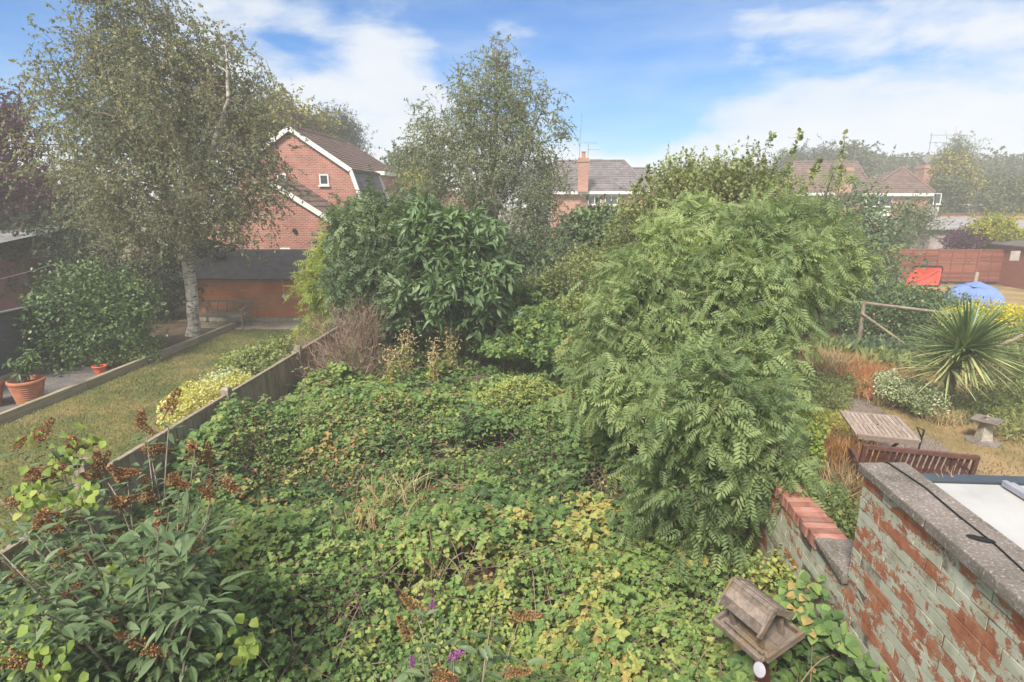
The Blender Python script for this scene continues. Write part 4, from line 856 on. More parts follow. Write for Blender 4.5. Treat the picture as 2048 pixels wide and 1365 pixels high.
slope(b, (ax + hb_ + .1, Y0, zb), (ax + hb_ + .1, yb1, zb), (ax + hw + .1, yb1, zk - .12), (ax + hw + .1, Y0, zk - .12), 9); b.build('tiled_flank', M['tilegrey'], t)
for sx in (-1, 1):
    b = Buf(); b.bar((ax, Y0 - .03, za - .06), (ax + sx * (hw + .12), Y0 - .03, zk - .1), .06, .2, upv=(sx * .6, 0, 1)); b.build('verge_board', M['white'], t)
    b = Buf(); b.bar((ax + sx * (hw + .1), Y0 - .03, zk - .1), (ax + sx * (hb_ + .1), Y0 - .03, zb), .06, .17, upv=(1, 0, .3)); b.build('verge_board', M['white'], t)
b = Buf(); b.bar((ax + hw + .12, yb1 + .0, zk - .1), (ax + hb_ + .2, yb1 + .0, zb), .08, .2, upv=(1, 0, .3)); b.build('verge_board', M['white'], t)
b = Buf(); xw = ax + hw + .35
b.box((ax, yb1 + .05, 0), (xw, yb1 + 2.6, zk - .15)); b.build('bay', M['brickX'], t)
b = Buf(); b.box((ax + hw - .4, yb1 - .05, zk - .14), (xw + .15, yb1 + 2.8, zk + .06)); b.build('bay_fascia', M['white'], t)
b = Buf(); b.box((ax, yb1 + 4.8, 0), (xw + .7, yb1 + 8, zk - .5)); b.build('wing', M['white'], t)
b = Buf(); slope(b, (xw + .9, yb1 + 4.6, zk - .48), (xw + .9, yb1 + 8.1, zk - .48), (xw - .6, yb1 + 8.1, zk + .3), (xw - .6, yb1 + 4.6, zk + .3), 6); b.build('wing_roof', M['tilegrey'], t)
b = Buf(); b.tube([(xw + .72, yb1 + 4.75, .1), (xw + .72, yb1 + 4.75, zk - .55)], .05, 7); b.build('downpipe', M['black'], t)
wa = Dp(640, 371, Y0 + .1); wb = Dp(657, 349, Y0 + .1); window(t, wa[0], wb[0], wa[2], wb[2], Y0 + .06, bars=0)
wa = Dp(556, 370, Y0 + .1); wb = Dp(572, 348, Y0 + .1); window(t, wa[0], wb[0], wa[2], wb[2], Y0 + .06, bars=0)
# lower extension in front
Y1 = 24.3; e0 = Dp(580, 388, Y1); e1 = Dp(690, 458, Y1); sl_ = (e1[2] - e0[2]) / (e1[0] - e0[0]); xr = e0[0] - .9; zr1 = e0[2] - sl_ * .9 * -1 * -1; zr1 = e0[2] + (-sl_) * .9
b = Buf(); xl = xr - (e1[0] - xr)
V = [(x, y, z) for y in (Y1 + .1, Y0 + .1) for x, z in ((xl, 0), (e1[0] - .1, 0), (e1[0] - .1, e1[2] - .08), (xr, zr1 - .1), (xl, e1[2] - .08))]; b.poly(V, [(0, 1, 2, 3, 4), (1, 6, 7, 2)]); b.build('extension_wall', M['brickX'], t)
b = Buf(); slope(b, (e1[0], Y1, e1[2]), (e1[0], Y0 + .1, e1[2]), (xr, Y0 + .1, zr1), (xr, Y1, zr1), 9, .33); slope(b, (xl, Y0, e1[2]), (xl, Y1, e1[2]), (xr, Y1, zr1), (xr, Y0, zr1), 9, .33); b.build('extension_roof', M['tile'], t)
b = Buf(); b.bar((xr, Y1 - .03, zr1 - .06), (e1[0] + .05, Y1 - .03, e1[2] - .06), .06, .2, upv=(.6, 0, 1)); b.build('verge_board', M['white'], t)
c = Dp(590, 462, Y1 + .08); b = Buf(); b.tube([c, c - (0, .08, 0)], .09, 12); b.build('vent', M['black'], t)
wa = Dp(563, 520, Y1 + .1); wb = Dp(581, 496, Y1 + .1); window(t, wa[0], wb[0], wa[2], wb[2], Y1 + .06, bars=0)
b = Buf(); b.bar((ax + hw + .2, Y0, zk - .1), (ax + hw + .2, yb1, zk - .1), .12, .1); b.build('gutter', M['black'], t)
# ---- brick outbuilding
Y2 = 18.75; gL = -12.3; gR = Dp(631, 640, Y2)[0]; zf0 = Dp(600, 556, Y2)[2]; zf1 = Dp(600, 509, Y2 + 1.2)[2]
t = thing('brick_outbuilding', 'low orange brick outbuilding with a sloping dark felt roof at the end of the lawn', 'outbuilding', ((gL + gR) / 2, 20, 0))
b = Buf(); b.box((gL, Y2, 0), (gR, Y2 + 4.2, zf0 + .02)); b.build('wall', [M['brickO']], t)
b = Buf(); b.box((gR + .003, Y2 + .02, 0), (gR + .03, Y2 + 4.2, zf0)); b.box((gR + .03, Y2 + 1.6, 0), (gR + 1.5, Y2 + 4.2, zf0 - .1)); b.build('side_wall', M['brickOY'], t)
b = Buf(); b.box((gL, Y2 - .05, 0), (gR + .02, Y2 - .003, .16)); b.build('plinth', M['conc2'], t, bevel=.01)
b = Buf(); xe = gR + .25; b.poly([(gL - .3, Y2 - .35, zf0 + .0), (xe, Y2 - .35, zf0), (xe, Y2 + 1.5, zf1 + .1), (gL - .3, Y2 + 1.5, zf1 + .1), (xe, Y2 + 4.4, zf1 - .1), (gL - .3, Y2 + 4.4, zf1 - .1), (xe, Y2 + 4.4, zf0 - .05), (gL - .3, Y2 + 4.4, zf0 - .05), (xe, Y2 - .3, zf0 - .05), (gL - .3, Y2 - .3, zf0 - .05)],
    [(0, 1, 2, 3), (3, 2, 4, 5), (5, 4, 6, 7), (1, 8, 6, 4, 2), (8, 9, 7, 6), (0, 9, 8, 1), (0, 3, 5, 7, 9)]); b.build('roof', M['felt'], t)
b = Buf(); c = Dp(568, 592, Y2 - .12); c1 = Dp(562, 556, Y2 - .12); b.tube([c1, (c + c1) / 2 + (.03, 0, 0), c + (0, 0, .05)], .008, 5); b.lathe([(.001, -.09), (.06, -.08), (.085, -.03), (.06, .02), (.02, .06), (.001, .07)], c, 14); tag(b.build('hanging_lamp', M['white'], smooth=True), 'small white globe lamp hanging on a cord before the brick outbuilding', 'lamp')
# ---- distant houses: helper for hipped blocks given by pixels
def hipped(name, label, Y, xl, xr, ye, rl, rrx, yr_, depth, tile, rows=12, wallx='brickF', eave=.35, wave=.33, back=None, extra=None):
    a, b_, c_, d_ = Dp(xl, ye, Y), Dp(xr, ye, Y), Dp(rrx, yr_, Y + depth / 2), Dp(rl, yr_, Y + depth / 2)
    ze = a[2]; b_[2] = ze; zr_ = c_[2]; d_[2] = zr_
    t = thing(name, label, 'house', ((a[0] + b_[0]) / 2, Y + depth / 2, 0))
    w_ = Buf(); w_.box((a[0] + eave, Y + eave, 0), (b_[0] - eave, Y + depth - eave, ze + .02)); w_.build('wall', M[wallx], t)
    r_ = Buf(); slope(r_, a, b_, c_, d_, rows, wave)
    bb = b_ + (0, depth, 0); ab = a + (0, depth, 0)
    if rrx < xr - 5: slope(r_, b_, bb, c_, c_, rows, wave)
    if rl > xl + 5: slope(r_, ab, a, d_, d_, rows, wave)
    slope(r_, bb, ab, d_, c_, 4, 1)
    for p, q in ((d_, c_), (b_, c_), (a, d_)): r_.tube([np.array(p) + (0, -.02, .06), np.array(q) + (0, -.02, .06)], .09, 6, tone=.7)
    r_.build('roof', M[tile], t)
    f = Buf(); f.box((a[0] + .02, Y - .05, ze - .22), (b_[0] - .02, Y + .02, ze - .0)); f.build('fascia', M['white'], t); return t, ze
# centre house
t, ze = hipped('hipped_house', 'house with grey hipped tile roof and brick chimney beyond the middle birch', 46, 1096, 1302, 383, 1112, 1248, 323, 9, 'tilegrey', 13)
def chimney(t, px0, px1, py0, py1, Y, pots=1, d=.8):
    a = Dp(px0, py0, Y); c = Dp(px1, py0, Y); zb_ = Dp(px0, py1, Y)[2]
    b = Buf(); b.box((a[0], Y, zb_), (c[0], Y + d, a[2])); b.box((a[0] - .06, Y - .06, a[2] - .3), (c[0] + .06, Y + d + .06, a[2] - .12)); o = b.build('chimney', M['brickF'], t)
    for k in range(pots):
        b = Buf(); cx_ = a[0] + (c[0] - a[0]) * (k + .5) / pots; b.lathe([(.16, 0), (.13, .35), (.17, .4), (.17, .48), (.1, .48), (.001, .4)], (cx_, Y + d / 2, a[2]), 12); b.build('chimney_pot', M['terracotta'], o)
    return a, c
a, c = chimney(t, 1157, 1178, 316, 384, 45.6); window(t, Dp(1176, 408, 46)[0], Dp(1203, 408, 46)[0], Dp(1176, 410, 46)[2], Dp(1176, 391, 46)[2], 46.25, bars=1); window(t, Dp(1210, 408, 46)[0], Dp(1236, 408, 46)[0], Dp(1176, 410, 46)[2], Dp(1176, 391, 46)[2], 46.25, bars=1)
aerial(t, (a[0] + .1, 46, a[2]), 2.0, [(1.1, .1, 1.3)]); aerial(t, (c[0] - .05, 46, a[2] - .3), 1.3, [(.9, 0, .9), (.2, .05, 1.1)])
b = Buf(); b.tube([(a[0] + .15, 46, a[2] + 1.9), (a[0] + .15, 46, a[2] + 3.2)], .015, 4); b.build('aerial_rod', M['metal'], t)
t, ze = hipped('side_house', 'low grey roof end peeping out just right of the hipped house', 50, 1225, 1330, 372, 1262, 1290, 338, 8, 'tilegrey', 8)
t, ze = hipped('red_brick_block', 'plain red brick flat topped building glimpsed between the gabled house and the middle birch', 40, 832, 960, 376, 834, 958, 373, 8, 'felt', 3, 'brickX', .05)
# right houses
t, ze = hipped('brown_roofed_house', 'long house with brown ribbed tile roof behind the ash tree top', 50, 1585, 1752, 386, 1588, 1712, 325, 9, 'tile', 13, 'brickF', .3, .3)
a, c = chimney(t, 1681, 1709, 336, 386, 49.6, 0); window(t, Dp(1612, 408, 50)[0], Dp(1634, 408, 50)[0], ze - 1.5, ze - .35, 50.2); window(t, Dp(1640, 408, 50)[0], Dp(1662, 408, 50)[0], ze - 1.5, ze - .35, 50.2)
aerial(t, (a[0] + .05, 50, a[2] - .2), 2.3, [(2.2, 0, .8), (1.7, 1.2, .5)]); aerial(t, (c[0] + .2, 50.2, a[2] - .6), 2.0, [(1.9, .3, .7)])
t, ze = hipped('corner_house', 'brick corner house with brown pyramid roof and white corner window beside the garden hedges', 48, 1728, 1871, 387, 1802, 1806, 337, 8, 'tile', 12, 'brickF', .25, .36)
xa, xb = Dp(1735, 400, 48)[0], Dp(1788, 400, 48)[0]; window(t, xa, xb, Dp(1735, 414, 48)[2], Dp(1735, 389, 48)[2], 48.2, bars=1)
b = Buf(); b.box((xa, 48.18, ze - 2.3), (xb, 48.24, ze - 1.25)); b.build('white_panel', M['white'], t)
xc, xd = Dp(1869, 400, 47.6)[0], Dp(1884, 400, 47.6)[0]; window(t, xc, xd, Dp(1870, 409, 47.6)[2], Dp(1870, 387, 47.6)[2], 47.7, bars=0); b = Buf(); b.box((xc, 47.76, 2.6), (xd, 49.2, Dp(1870, 410, 47.6)[2])); b.build('bay_panel', M['white'], t)
c = Dp(1868, 425, 47.3); b = Buf(); b.tube([c + (0, .1, 0), c], [.05, .3], 14); b.tube([c + (0, .4, -.3), c + (0, .1, 0)], .02, 4); b.build('satellite_dish', M['lilac'], t)
b = Buf(); b.tube([Dp(1871, 388, 47.6), Dp(1868, 440, 47.6)], .05, 6); b.build('downpipe', M['black'], t)
t, ze = hipped('chimney_house', 'farther house with brown roof and a broad tall red chimney behind the corner house', 56, 1780, 1900, 398, 1800, 1880, 372, 9, 'tile', 8)
a, c = chimney(t, 1851, 1879, 330, 392, 55, 0, 1.4); aerial(t, (a[0] + .4, 55.5, a[2]), 2.7, [(2.5, -.1, 1.6), (1.9, 0, 1.2)]); b = Buf(); c = np.array((a[0] + .35, 55.4, a[2] + .55)); b.tube([c, c + (0, .1, .02)], [.36, .3], 14); b.build('satellite_dish', M['lilac'], t)
t, ze = hipped('low_bungalow', 'low bungalow with brown hipped roof and white gutter beside the corner house', 54, 1868, 1946, 422, 1888, 1896, 402, 9, 'tile', 7, 'render', .2)
t = thing('brick_boundary_wall', 'long low brown brick wall running behind the corrugated garage', 'wall', (30, 44, 0)); z1 = Dp(1950, 430, 43)[2]
b = Buf(); b.box((Dp(1880, 430, 43)[0], 43, 0), (Dp(2120, 430, 43)[0], 43.2, z1)); b.build('wall', M['brickF'], t); b = Buf(); b.box((Dp(1878, 430, 43)[0], 42.95, z1), (Dp(2122, 430, 43)[0], 43.25, z1 + .1)); b.build('coping', M['tile'], t)
t = thing('pale_shelter', 'small white flat roofed shelter peeping over the far brick wall', 'shelter', (28, 50, 0)); b = Buf(); p = Dp(1928, 420, 50); q = Dp(1962, 412, 50); b.box((p[0], 50, 0), (q[0], 52, q[2])); b.build('wall', M['render'], t); b = Buf(); b.box((p[0] - .3, 49.8, q[2]), (q[0] + .3, 52.2, q[2] + .15)); b.build('roof', M['white'], t)
# garage with corrugated roof
Y3 = 34.5; pL = Dp(1862, 460, Y3); pR = Dp(2140, 470, Y3); zw = pL[2]; zb2 = Dp(1900, 437, Y3 + 5)[2]
t = thing('corrugated_garage', 'pale panelled garage with a corrugated sheet roof beyond the lap fence', 'garage', (pL[0] + 4, Y3 + 2, 0))
b = Buf(); x = pL[0]
while x < pR[0]: b.box((x, Y3, 0), (x + .58, Y3 + .08, zw)); x += .6
b.box((pL[0], Y3 + .1, 0), (pL[0] + .08, Y3 + 5, zw)); b.build('wall', M['render'], t)
b = Buf(); x = pL[0] - .3; ph = 0
while x < pR[0]:
    b.poly([(x, Y3 - .3, zw), (x + .09, Y3 - .3, zw + .06), (x + .18, Y3 - .3, zw), (x + .18, Y3 + 5.3, zb2), (x + .09, Y3 + 5.3, zb2 + .06), (x, Y3 + 5.3, zb2)], [(0, 1, 4, 5), (1, 2, 3, 4)]); x += .18
b.build('roof', M['corr'], t)
for k, (xa, xb) in enumerate(((1900, 1942), (2018, 2060))):
    p, q = Dp(xa, 471, Y3)[0], Dp(xb, 471, Y3)[0]; g = Buf(); g.box((p, Y3 - .03, Dp(1900, 472, Y3)[2]), (q, Y3 - .003, Dp(1900, 457, Y3)[2])); g.box(((p + q) / 2 - .03, Y3 - .05, Dp(1900, 472, Y3)[2]), ((p + q) / 2 + .03, Y3 - .03, Dp(1900, 457, Y3)[2])); g.build('window', M['glass'], t)

# ================================================================== trees and shrubs
def T3(px, py, Y): return tuple(Dp(px, py, Y))
# big birch on the left
g = G(388, 672); Yb = g[1]
s = [T3(388, 672, Yb), T3(384, 600, Yb), T3(376, 520, Yb + .1), T3(385, 420, Yb + .2), T3(370, 300, Yb + .2), T3(350, 170, Yb), T3(330, 30, Yb), T3(318, -80, Yb)]
s2 = [T3(376, 520, Yb + .1), T3(330, 380, Yb + .6), T3(260, 240, Yb + .8), T3(215, 100, Yb + .8)]; s3 = [T3(384, 440, Yb), T3(420, 320, Yb - .8), T3(455, 200, Yb - .9), T3(450, 90, Yb - .6)]
tree('birch_tree', 'big silver birch with pale trunk rising behind the lawn beside the bench', 'tree', (g[0], g[1], 0), [s, s2, s3],
     [blob(270, 60, Yb, 110, 95), blob(330, 190, Yb, 175, 130), blob(400, 160, Yb, 95, 110), blob(205, 125, Yb, 66, 82), blob(180, 250, Yb, 92, 80), blob(330, 300, Yb - .3, 200, 130), blob(480, 250, Yb, 70, 90), blob(205, 370, Yb - .5, 85, 85),
      blob(330, 390, Yb - 1, 170, 95, 1.6), blob(490, 370, Yb - .4, 85, 90), blob(470, 430, Yb - .5, 85, 60), blob(290, 455, Yb - 1.2, 90, 55), blob(520, 320, Yb, 50, 55), blob(245, 465, Yb - 1, 55, 45), blob(250, -30, Yb, 90, 60)],
     1550, L_dia, .072, 'birch', .17, 'birch_bark', sub=6, per=14, L=.55, droop=.45, hang=.5, gap=-.3, gf=1.1, tone=(.36, .2), upb=.05, cl=.2, minr=.007, tonez=0)
# middle birch
Yb = 17.0
s = [(Dp(985, 560, Yb)[0], Yb, 0), T3(985, 560, Yb), T3(990, 420, Yb), T3(992, 300, Yb), T3(990, 180, Yb), T3(992, 80, Yb)]; s2 = [T3(985, 480, Yb), T3(930, 350, Yb + .3), T3(880, 260, Yb + .4), T3(855, 200, Yb + .4)]; s3 = [T3(988, 430, Yb), T3(1040, 320, Yb), T3(1080, 230, Yb)]
tree('birch_tree', 'slender birch with airy pointed crown in the middle of the view', 'tree', (s[0][0], Yb, 0), [s, s2, s3],
     [blob(992, 120, Yb, 36, 52), blob(985, 200, Yb, 72, 65), blob(1050, 220, Yb, 66, 75), blob(950, 240, Yb, 74, 70), blob(880, 300, Yb, 72, 80), blob(1000, 320, Yb, 125, 95), blob(1095, 290, Yb, 48, 75), blob(850, 240, Yb, 30, 45), blob(930, 160, Yb, 20, 30),
      blob(960, 420, Yb - .3, 135, 90), blob(1080, 400, Yb - .3, 85, 80), blob(1060, 500, Yb - .8, 90, 90), blob(840, 350, Yb, 55, 70)], 1000, L_dia, .058, 'birch2', .11, 'birch_bark', sub=6, per=13, L=.55, droop=.45, hang=.4, gap=-.2, gf=1.4, tone=(.33, .2), upb=.15, cl=.16, minr=.006)
for k, (px, py, X_) in enumerate(((855, 190, .0), (935, 160, 0), (1100, 205, 0))): pass
# purple plum
tree('plum_tree', 'dark purple leaved plum tree at the left edge behind the big birch', 'tree', (-22, 21, 0), [[(-22, 21, 0), (-22, 21, 3), T3(20, 250, 21)]],
     [blob(0, 300, 21, 60, 70), blob(40, 400, 21, 85, 90), blob(-30, 380, 21, 90, 120), blob(90, 430, 21, 60, 60), blob(30, 240, 21, 30, 40), blob(10, 470, 20.5, 70, 30)], 520, L_oval, .12, 'plum', .18, sub=6, per=12, L=.6, droop=.1, hang=.1, gap=-.6, gf=1, tone=(.5, .25), minr=.01)
# dark evergreens behind birch
def dense(name, label, blobs, n, tm, size, mat, tone=(.4, .2), group=None, cat='tree', trunk=.12, up_=.6, hang=0.1, gap=None, shell=.3):
    c = blobs[0][0]; Yc = np.mean([q[0][1] for q in blobs]); top = max(q[0][2] for q in blobs)
    return tree(name, label, cat, (c[0], Yc, 0), [[(c[0], Yc, 0), (c[0] + .1, Yc, top * .5), (c[0], Yc, top)]], blobs, n, tm, size, mat, trunk, sub=5, per=12, L=size * 5, droop=.15, hang=hang, gap=gap, gf=1, tone=tone, upb=.2, cl=size * 2.2, minr=.01, group=group, twigs=False, step_=None) if False else \
        tree(name, label, cat, (c[0], Yc, 0), [[(c[0], Yc, 0), (c[0] + .1, Yc, top * .5), (c[0], Yc, top)]], blobs, n, tm, size, mat, trunk, sub=5, per=12, L=size * 5, droop=.15, hang=hang, gap=gap, gf=1, tone=tone, upb=.2, cl=size * 2.2, minr=.01, group=group, twigs=False, shell=shell)
dense('yew_tree', 'dark evergreen filling the gap under the purple plum behind the outhouse', [blob(110, 540, 19, 70, 80), blob(60, 500, 20, 60, 60), blob(170, 500, 20, 60, 80), blob(180, 580, 19, 60, 60)], 260, L_oval, .12, 'dark')
dense('yew_tree', 'dark evergreen standing directly behind the pale birch trunk', [blob(330, 560, 19.6, 90, 60), blob(260, 600, 18.5, 60, 50), blob(400, 520, 20.5, 70, 60)], 230, L_oval, .12, 'dark')
# camellia bush
bush('camellia_bush', 'rounded glossy camellia bush in front of the grey fence', [blob(180, 640, 13.7, 82, 72), blob(150, 590, 13.9, 50, 45), blob(225, 600, 14.3, 65, 50), blob(250, 660, 13.9, 50, 55), blob(205, 690, 13.4, 60, 45)], 15000, L_oval, .085, 'shrub', (.5, .3), lump=.2, lf=2.2, shell=.16)
bush('low_shrub', 'low dull reddish green shrub at the foot of the camellia bush', [blob(255, 708, 13.6, 42, 26), blob(290, 700, 14.4, 36, 22)], 2200, L_oval, .06, 'rose', (.6, .3))
# shrubs along the fence, lawn side
bush('euonymus', 'bright yellow and cream variegated euonymus spilling along the lawn side of the fence', [blob(385, 812, 7.9, 44, 34), blob(345, 838, 7.1, 22, 20), blob(425, 790, 8.5, 40, 26), blob(465, 772, 9.1, 38, 20)], 10000, L_oval, .038, 'yellow', (.6, .3), shell=.2, lf=5)
bush('variegated_shrub', 'pale silvery variegated shrub standing above the yellow euonymus', [blob(425, 770, 8.9, 30, 26), blob(455, 762, 9.4, 34, 18)], 1700, L_oval, .045, 'variegated', (.7, .3), shell=.35)
bush('green_shrub', 'mid green leafy shrub between euonymus and second fence post', [blob(505, 722, 10.4, 55, 26), blob(555, 700, 11.2, 45, 20), blob(470, 738, 9.9, 26, 14)], 5200, L_oval, .06, 'rose', (.5, .3), shell=.2, lf=4)
# dead twiggy shrub
def dead_shrub():
    Yd = 10.6; root = thing('dead_shrub', 'bare brown twiggy dead shrub leaning over the wooden fence', 'shrub', tuple(Dp(690, 760, Yd) * (1, 1, 0)))
    b = Buf(); c = Dp(695, 770, Yd); n = 900
    B = [blob(690, 690, Yd, 80, 72), blob(720, 650, Yd, 45, 45), blob(650, 740, Yd, 60, 60), blob(735, 730, Yd, 45, 55)]; tg, _ = sample(B, n, .5)
    A, par, rad, nsp, ch = skeleton([[(c[0], c[1], .1), c + (0, 0, .1)], [c, Dp(690, 690, Yd)], [c, Dp(650, 720, Yd)], [c, Dp(735, 700, Yd)]], tg, .03, .14, .3)
    rad = np.maximum(rad, .0035)
    for ti, q in ch: b.tube(A[q], rad[q], 4, 0, rng.uniform(0, 1), cap=False)
    k = 5200; i = rng.integers(0, n, k); P = tg[i] + rng.normal(0, .07, (k, 3)); d = norm(norm(tg[i] - c) + rng.normal(0, .5, (k, 3)) + (0, 0, .4)); st = (np.array([(-.012, 0, 0), (.012, 0, 0), (.02, 1, .05)], float), [(0, 1, 2)])
    b.inst(st, P, d, rng.normal(0, 1, (k, 3)), rng.uniform(.12, .3, k), rng.uniform(0, 1, k)); b.build('twigs', M['dead'], root)
dead_shrub()
# weed stalks
for k, (px, py, pb_, Y) in enumerate(((815, 668, 775, 10.3), (868, 690, 770, 10.2), (902, 655, 770, 10.6), (785, 700, 790, 9.8))):
    lab = ['tall tawny seeding weed stalk nearest the dead shrub top', 'short bushy straw coloured weed stalk between two taller ones', 'tall tawny seeding weed stalk below the broad leaved chestnut', 'faded thin weed stalk beside the base of the dead shrub'][k]
    root = thing('weed_stalk', lab, 'weed', tuple(Dp(px, pb_, Y) * (1, 1, 0)), group='seeding weed stalks in the brambles'); b = Buf(); p0 = Dp(px - 2, pb_ + 30, Y); p1 = Dp(px, py, Y); b.tube([p0, (p0 + p1) / 2 + (.02, 0, 0), p1], .012, 5); b.build('stem', M['straw'], root)
    b = Buf(); n = 620; t_ = rng.uniform(.2, 1, n); P = p0 + (p1 - p0) * t_[:, None] + rng.normal(0, .05, (n, 3)) * (1 + (t_ > .8))[:, None]; b.inst(L_thin, P, rng.normal(0, .7, (n, 3)) + (0, 0, -.3), rng.normal(0, 1, (n, 3)), .07, rng.uniform(.3, 1, n), 0); b.build('seed_plume', M['straw'], root)
    b = Buf(); n = 160; t_ = rng.uniform(.1, .8, n); P = p0 + (p1 - p0) * t_[:, None] + rng.normal(0, .07, (n, 3)); b.inst(L_oval, P, rng.normal(0, .7, (n, 3)), rng.normal(0, .4, (n, 3)) + (0, 0, 1), .07, rng.uniform(.1, .7, n), 0); b.build('leaves', M['limegreen'], root)
# centre shrubs
def multi(name, label, cat, blobs, n, tm, size, mat, base, **kw):
    bs = np.array(base, float); sp = [[bs + (rng.normal(0, .12), rng.normal(0, .12), 0), (bs + q[0]) / 2 + (0, 0, .15), q[0]] for q in blobs[:6]]
    return tree(name, label, cat, (bs[0], bs[1], 0), sp, blobs, n, tm, size, mat, **kw)
Y = 12.2; multi('elder_tree', 'bluish green elder with feathery leaves before the gabled house', 'tree', [blob(750, 500, Y, 85, 60), blob(715, 455, Y, 45, 45), blob(790, 550, Y - .3, 95, 75), blob(720, 570, Y, 65, 60), blob(820, 470, Y + .2, 70, 50), blob(750, 415, Y, 22, 45), blob(800, 420, Y, 22, 30), blob(770, 610, Y - .4, 75, 45)],
      560, L_elder, .17, 'elder', (Dp(760, 700, Y)[0], Y, 0), r0=.07, sub=6, per=6, L=.5, droop=.25, hang=.25, gap=None, tone=(.45, .22), upb=.3, cl=.14)
Y = 11.4; multi('chestnut_sapling', 'broad leaved sweet chestnut sapling with long glossy leaves in the middle', 'tree', [blob(910, 490, Y, 75, 62), blob(950, 560, Y - .3, 75, 62), blob(880, 590, Y - .4, 70, 48), blob(975, 615, Y - .3, 50, 32), blob(865, 455, Y, 45, 34), blob(1000, 640, Y - .5, 34, 22)],
      330, L_long, .215, 'laurel', (Dp(930, 700, Y)[0], Y, 0), r0=.06, sub=6, per=9, L=.4, droop=.1, hang=.15, gap=-.7, tone=(.5, .25), upb=.3, cl=.12)
Y = 13.6; multi('acacia_sapling', 'slim yellow green sapling in front of the brick outbuilding', 'tree', [blob(665, 520, Y, 32, 45), blob(650, 570, Y, 50, 38), blob(680, 600, Y, 40, 45), blob(668, 480, Y, 14, 16), blob(655, 640, Y, 38, 30)],
      170, L_ash_far, .22, 'limegreen', (Dp(672, 700, Y)[0], Y, 0), r0=.035, sub=5, per=6, L=.4, droop=.2, hang=.2, gap=None, tone=(.42, .25), upb=.2, cl=.08)
# thickets behind, mid right
Y = 15.2; multi('hawthorn', 'dark green hawthorn filling the space below the middle birch', 'shrub', [blob(1080, 530, Y, 90, 70), blob(1010, 520, Y, 60, 60), blob(1120, 600, Y - 1, 80, 50), blob(1050, 610, Y - 1.5, 70, 45)], 420, L_dia, .07, 'elder', (Dp(1080, 600, Y)[0], Y, 0), r0=.06, sub=6, per=14, L=.4, droop=.2, gap=None, tone=(.35, .2), cl=.18)
Y = 13.0; multi('wild_rose', 'arching wild rose with yellowish leaves and one pink bloom left of the ash', 'shrub', [blob(1190, 560, Y - .5, 70, 45), blob(1130, 570, Y - .8, 60, 35), blob(1250, 520, Y, 60, 60), blob(1200, 630, Y - 1.5, 70, 34)], 420, L_dia, .06, 'rose', (Dp(1200, 640, Y)[0], Y, 0), r0=.04, sub=6, per=13, L=.45, droop=.35, gap=None, tone=(.5, .3), cl=.16, upb=.4)
Y = 16; multi('holly_bush', 'bluish dark shrub standing in front of the hipped house', 'shrub', [blob(1215, 460, Y, 58, 46), blob(1165, 455, Y + .5, 40, 30), blob(1240, 500, Y - .5, 60, 50)], 330, L_oval, .09, 'elder', (Dp(1215, 480, Y)[0], Y, 0), r0=.06, sub=5, per=13, L=.35, droop=.2, gap=None, tone=(.6, .2), cl=.15)
Y = 12.4; multi('goat_willow', 'tall pale yellow green thicket with upright shoots behind the ash', 'shrub', [blob(1340, 430, Y, 80, 55), blob(1420, 400, Y, 75, 55), blob(1500, 390, Y - .4, 50, 55), blob(1280, 470, Y, 50, 45), blob(1400, 480, Y - .8, 110, 70), blob(1350, 372, Y + .3, 40, 22), blob(1550, 440, Y - 1, 45, 50)],
      850, L_dia, .062, 'rose', (Dp(1390, 560, Y)[0], Y, 0), r0=.08, sub=6, per=13, L=.55, droop=.1, hang=.1, gap=-.45, gf=1.8, tone=(.55, .3), upb=.9, cl=.18, minr=.005)
b = Buf(); root = thing('willow_shoots', 'thin upright leafy shoots standing above the thicket against the sky', 'shoots', tuple(Dp(1400, 400, 12) * (1, 1, 0)))
lb = Buf()
for (x0, y0, x1, y1) in ((1345, 420, 1338, 308), (1430, 420, 1437, 297), (1462, 400, 1470, 300), (1390, 400, 1380, 318), (1510, 380, 1545, 268), (1480, 420, 1500, 310), (1300, 430, 1297, 335), (1560, 380, 1600, 262), (1250, 440, 1285, 350), (1620, 360, 1640, 320), (1675, 400, 1690, 268)):
    Y = 11.6; p, q = Dp(x0, y0, Y), Dp(x1, y1, Y); b.tube([p, (p + q) / 2 + rng.normal(0, .04, 3), q], [.012, .008, .003], 5)
    n = 44; t_ = rng.uniform(.15, 1, n); P = p + (q - p) * t_[:, None] + rng.normal(0, .02, (n, 3)); lb.inst(L_oval, P, rng.normal(0, .8, (n, 3)) + (0, 0, .4), rng.normal(0, .4, (n, 3)) + (0, -.3, 1), 0.101, rng.uniform(.2, .8, n))
b.build('stems', M['twig'], root); lb.build('foliage', M['rose'], root)
bush('spindle_bush', 'small leaved light yellow green bush spreading left from the foot of the ash', [blob(1215, 640, 9.0, 62, 55), blob(1160, 700, 8.6, 55, 42), blob(1240, 740, 8.0, 62, 48), blob(1290, 800, 7.2, 50, 40), blob(1260, 570, 9.6, 50, 45), blob(1150, 620, 9.8, 40, 30)], 17000, L_oval, .05, 'rose', (.55, .35), lump=.3, lf=1.8, shell=.3, hang=.0)
bush('bramble_bush', 'tall mound of brambles climbing between the broad leaved chestnut and the ash', [blob(1085, 655, 11.2, 85, 42), blob(1010, 690, 10.6, 60, 30), blob(1150, 690, 10.2, 75, 42), blob(1060, 610, 12.2, 60, 36)], 9000, L_bramf, .105, 'bramble', (.3, .2), lump=.28, lf=2.0, shell=.25)
